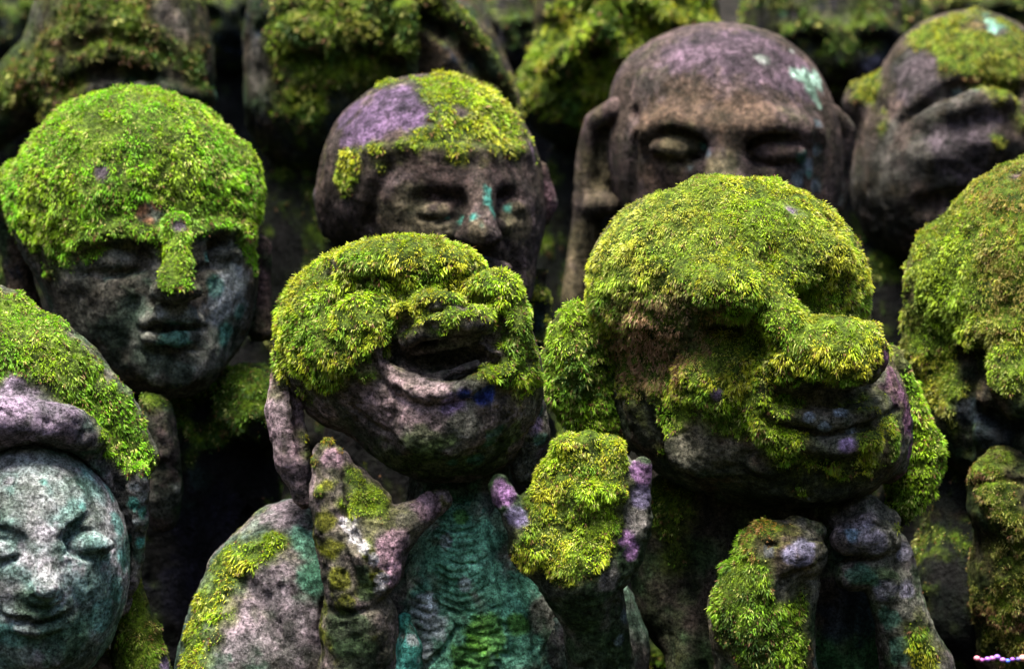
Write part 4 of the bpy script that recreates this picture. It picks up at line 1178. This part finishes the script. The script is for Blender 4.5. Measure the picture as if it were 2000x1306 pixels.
def draped():
    D = 3.70
    st = Statue('large hunched statue behind the purple headed one, draped in an olive moss ridge', D, 720, -0.42, pal=(M_OLV * 1.3, M_DK, M_LIME * 0.7))
    h = Vol(D, 0.004)
    h.ell(680, 60, 205, 170, 200, d=20, k=40)
    h.ell(640, 190, 165, 170, 160, d=30, k=50)
    h.ell(860, 130, 120, 150, 130, d=30, k=50)
    h.ell(940, 220, 80, 110, 100, d=30, k=50)
    h.bake()
    h.cap([(770, -20, -150, 24), (850, 0, -150, 24), (905, 50, -130, 22), (950, 110, -110, 20), (990, 180, -70, 20), (1005, 240, -40, 20)], k=16)
    h.cap([(790, 20, -175, 18), (800, 90, -170, 15), (806, 150, -160, 12)], k=14)
    h.groove([(820, 40), (880, 70), (930, 130), (965, 180)], r=16, k=14)
    h.groove([(560, 110), (640, 130), (720, 110), (770, 130)], r=14, k=22)
    h.groove([(500, 60), (560, 20), (640, 20)], r=6, k=14)
    h.moss(1.0, (640, 150, 80), (560, 190, 60), (720, 160, 60), (600, 260, 60), (800, 180, 60), (900, 200, 60), (960, 260, 60), (520, 300, 60), (580, 330, 50))
    h.moss(1.3, (620, 40, 120), (760, 10, 80), (870, 20, 50), (940, 90, 40), (990, 170, 40), (800, 90, 24), (560, 100, 50), (700, 60, 80), (1000, 240, 30))
    h.moss(-0.9, (700, 280, 60), (500, 110, 30), (840, 100, 26), (860, 60, 14), (505, 150, 30), (880, 130, 30))
    h.paint((0.15, 0.14, 0.13), 0.7, (500, 120, 50), (510, 160, 40), (540, 60, 20)); h.paint((0.2, 0.15, 0.11), 0.7, (845, 110, 30))
    h.paint(NIGHT, 0.7, (600, 250, 90), (680, 230, 60))
    st.part('head', h, (BROWN, DARKG, NIGHT), moss=(-0.7, 0.6, 0.4), seed=101, dens=0.9, blen=1.5)
    b = simple_body(st, 700, 300, 240, D, vox=0.0075, d=60)
    st.part('robe', b, (DARKG, NIGHT, BROWN), moss=(-0.15, 0.6, 0.8), seed=102, pal=(M_DK, M_DK, M_OLV * 0.6), dens=0.6, blen=1.7)
    st.grow(mult=0.8)
draped()

def cloaked():
    D = 3.95
    st = Statue('cloaked figure wrapped in vivid green moss with forking folds, behind the bald one', D, 1210, -0.30, pal=(M_LIME * 0.9, M_DK * 1.2, M_YEL * 0.8))
    h = Vol(D, 0.0042)
    h.ell(1225, 40, 182, 200, 170, d=20, k=40)
    h.ell(1160, 180, 145, 120, 130, d=20, k=50)
    h.cap([(1080, 130, 0, 44), (1035, 185, 0, 34)], k=30)
    h.bake()
    h.cap([(1190, -30, -150, 22), (1180, 40, -160, 20), (1130, 90, -150, 16), (1075, 130, -110, 20)], k=12)
    h.cap([(1185, 20, -160, 20), (1200, 70, -160, 16), (1214, 110, -150, 14)], k=12)
    h.cap([(1240, -10, -150, 16), (1320, 40, -130, 18), (1400, 60, -50, 20)], k=14)
    h.blob(1165, 110, 36, 16, 20, sink=0.2, cut=True, k=10)
    h.groove([(1060, 50), (1120, 50), (1150, 10)], r=8, k=14)
    h.groove([(1240, 30), (1290, 60), (1330, 90)], r=12, k=14)
    h.groove([(1080, 170), (1150, 150), (1220, 170)], r=10, k=14)
    h.groove([(1060, 220), (1150, 205), (1240, 220)], r=8, k=14)
    h.moss(1.6, (1150, 60, 120), (1250, 30, 100), (1100, 150, 80), (1180, 200, 70), (1380, 30, 40), (1040, 180, 30))
    h.moss(-2, (1165, 108, 16), (1320, 60, 14))
    st.part('head', h, (BROWN, DARKG, NIGHT), moss=(-0.2, 0.6, 0.3), seed=111, dens=0.9, blen=1.6)
    b = simple_body(st, 1210, 260, 170, D, vox=0.008, d=60)
    st.part('robe', b, (DARKG, NIGHT, BROWN), moss=(-0.15, 0.6, 0.8), seed=112, pal=(M_DK, M_DK, M_OLV * 0.6), dens=0.5, blen=1.9)
    st.grow(mult=0.8)
cloaked()

def dim_statue(label, px, py, w, hh, D, base, seed, bias, pal, tints, paints=()):
    st = Statue(label, D, px, base, pal=pal)
    h = Vol(D, 0.005)
    h.ell(px, py, w, hh, w, d=20, k=30)
    h.ell(px + w * 0.1, py + hh * 0.5, w * 0.85, hh * 0.8, w * 0.9, d=10, k=40)
    for i in (-1, 1):
        h.cap([(px + i * w * 0.95, py - hh * 0.1, 20, w * 0.15), (px + i * w * 0.92, py + hh * 0.5, 20, w * 0.17)], k=14)
    h.bake()
    fx = px + w * 0.1
    h.ridge([(fx - w * 0.6, py + hh * 0.2), (fx - w * 0.3, py + hh * 0.05), (fx, py + hh * 0.18), (fx + w * 0.3, py + hh * 0.05), (fx + w * 0.6, py + hh * 0.2)], r=w * 0.09, k=20)
    for i in (-1, 1):
        h.blob(fx + i * w * 0.36, py + hh * 0.30, w * 0.22, hh * 0.10, w * 0.09, sink=0.0, cut=True, k=16)
        h.blob(fx + i * w * 0.36, py + hh * 0.33, w * 0.17, hh * 0.07, w * 0.09, sink=0.1, k=6)
    h.ridge([(fx, py + hh * 0.2, w * 0.10), (fx, py + hh * 0.5, w * 0.18)], k=16)
    h.groove([(fx - w * 0.3, py + hh * 0.82), (fx, py + hh * 0.86), (fx + w * 0.3, py + hh * 0.82)], r=w * 0.05, k=6)
    for c, a, x, y, r in paints:
        h.paint(c, a, (x, y, r))
    st.part('head', h, tints, moss=(bias, 0.7, 0.6), seed=seed, dens=0.7, blen=1.8)
    b = simple_body(st, px, py + hh * 1.15, w * 1.05, D, vox=0.009, d=60, folds=False)
    st.part('robe', b, tints, moss=(bias - 0.2, 0.7, 0.5), seed=seed + 3, dens=0.5, blen=2.0)
    st.grow(mult=0.7)

DIM = (M_DK, M_DK * 0.8, M_OLV * 0.6)
dim_statue('dark statue with lilac stains at the top edge, between bald and frowning ones', 1630, 40, 170, 150, 4.25, -0.25, 121, 0.1, (M_OLV * 0.9, M_DK, M_GRN * 0.6), ((0.04, 0.035, 0.045), NIGHT, (0.07, 0.06, 0.08)),
           [((0.24, 0.24, 0.36), 0.8, 1700, 110, 26), ((0.3, 0.3, 0.4), 0.7, 1640, 110, 12), ((0.10, 0.28, 0.24), 0.8, 1530, 22, 14), ((0.10, 0.085, 0.12), 0.7, 1680, 70, 40)])
dim_statue('dim grey statue between the draped one and the green cloaked figure', 980, 30, 110, 120, 4.40, -0.20, 131, -0.1, DIM, ((0.05, 0.045, 0.055), NIGHT, (0.075, 0.065, 0.075)), [((0.09, 0.08, 0.10), 0.7, 985, 70, 50)])
dim_statue('dim statue with green patches seen in the gap between hooded and draped ones', 440, 0, 100, 110, 4.40, -0.20, 141, 0.0, (M_DK * 1.3, M_DK, M_GRN * 0.7), (NIGHT, DARKG, NIGHT))
dim_statue('dark mossy statue in the top left corner of the photo', 10, 20, 130, 120, 4.45, -0.20, 151, -0.1, DIM, (NIGHT, DARKG, NIGHT))
dim_statue('mossy brown statue at the top right corner behind the frowning one', 1900, 0, 140, 120, 4.5, -0.18, 161, 0.0, (M_OLV * 0.7, M_DK, M_BRN * 0.7), (BROWN, DARKG, NIGHT))

# ================================================================ string of beads at the lower right
def beads():
    D = 2.80
    o = bpy.data.objects.new('bead_string', None)
    p0 = P(1950, 1287, D) + np.array([0, 0, CZ])
    o.location = p0; COL.objects.link(o)
    o['label'] = 'short string of pink, purple and blue beads beside the dark mossy robe'
    o['category'] = 'beads'
    cols = [(0.75, 0.22, 0.28), (0.35, 0.08, 0.30), (0.32, 0.12, 0.50), (0.36, 0.12, 0.30), (0.25, 0.12, 0.45), (0.30, 0.12, 0.36), (0.07, 0.13, 0.55), (0.35, 0.10, 0.60), (0.12, 0.08, 0.25), (0.75, 0.35, 0.28), (0.6, 0.25, 0.25)]
    me0 = None
    import bmesh
    for i, c in enumerate(cols):
        bm = bmesh.new()
        bmesh.ops.create_uvsphere(bm, u_segments=12, v_segments=8, radius=0.0034 + 0.0012 * (i in (0, 9, 10)))
        for v in bm.verts: v.co.z *= 0.88
        me = bpy.data.meshes.new('bead'); bm.to_mesh(me); bm.free()
        for f in me.polygons: f.use_smooth = True
        m = bpy.data.materials.new('bead_glass'); m.use_nodes = True
        b = m.node_tree.nodes['Principled BSDF']; b.inputs['Base Color'].default_value = (*c, 1); b.inputs['Roughness'].default_value = 0.45
        me.materials.append(m)
        q = bpy.data.objects.new('bead', me); COL.objects.link(q); q.parent = o
        x = 1908 + i * 10
        p = P(x, 1285 + 3 * math.sin(i * 1.3) + 0.3 * i, D) + np.array([0, 0, CZ]) - p0
        q.location = p + np.array([0, 0.002 * math.sin(i * 2.1), 0.0007 * math.sin(i * 3.7)])
        k = 0.85 + 0.3 * abs(math.sin(i * 2.7)); q.scale = (k, k, k * 0.95)
beads()
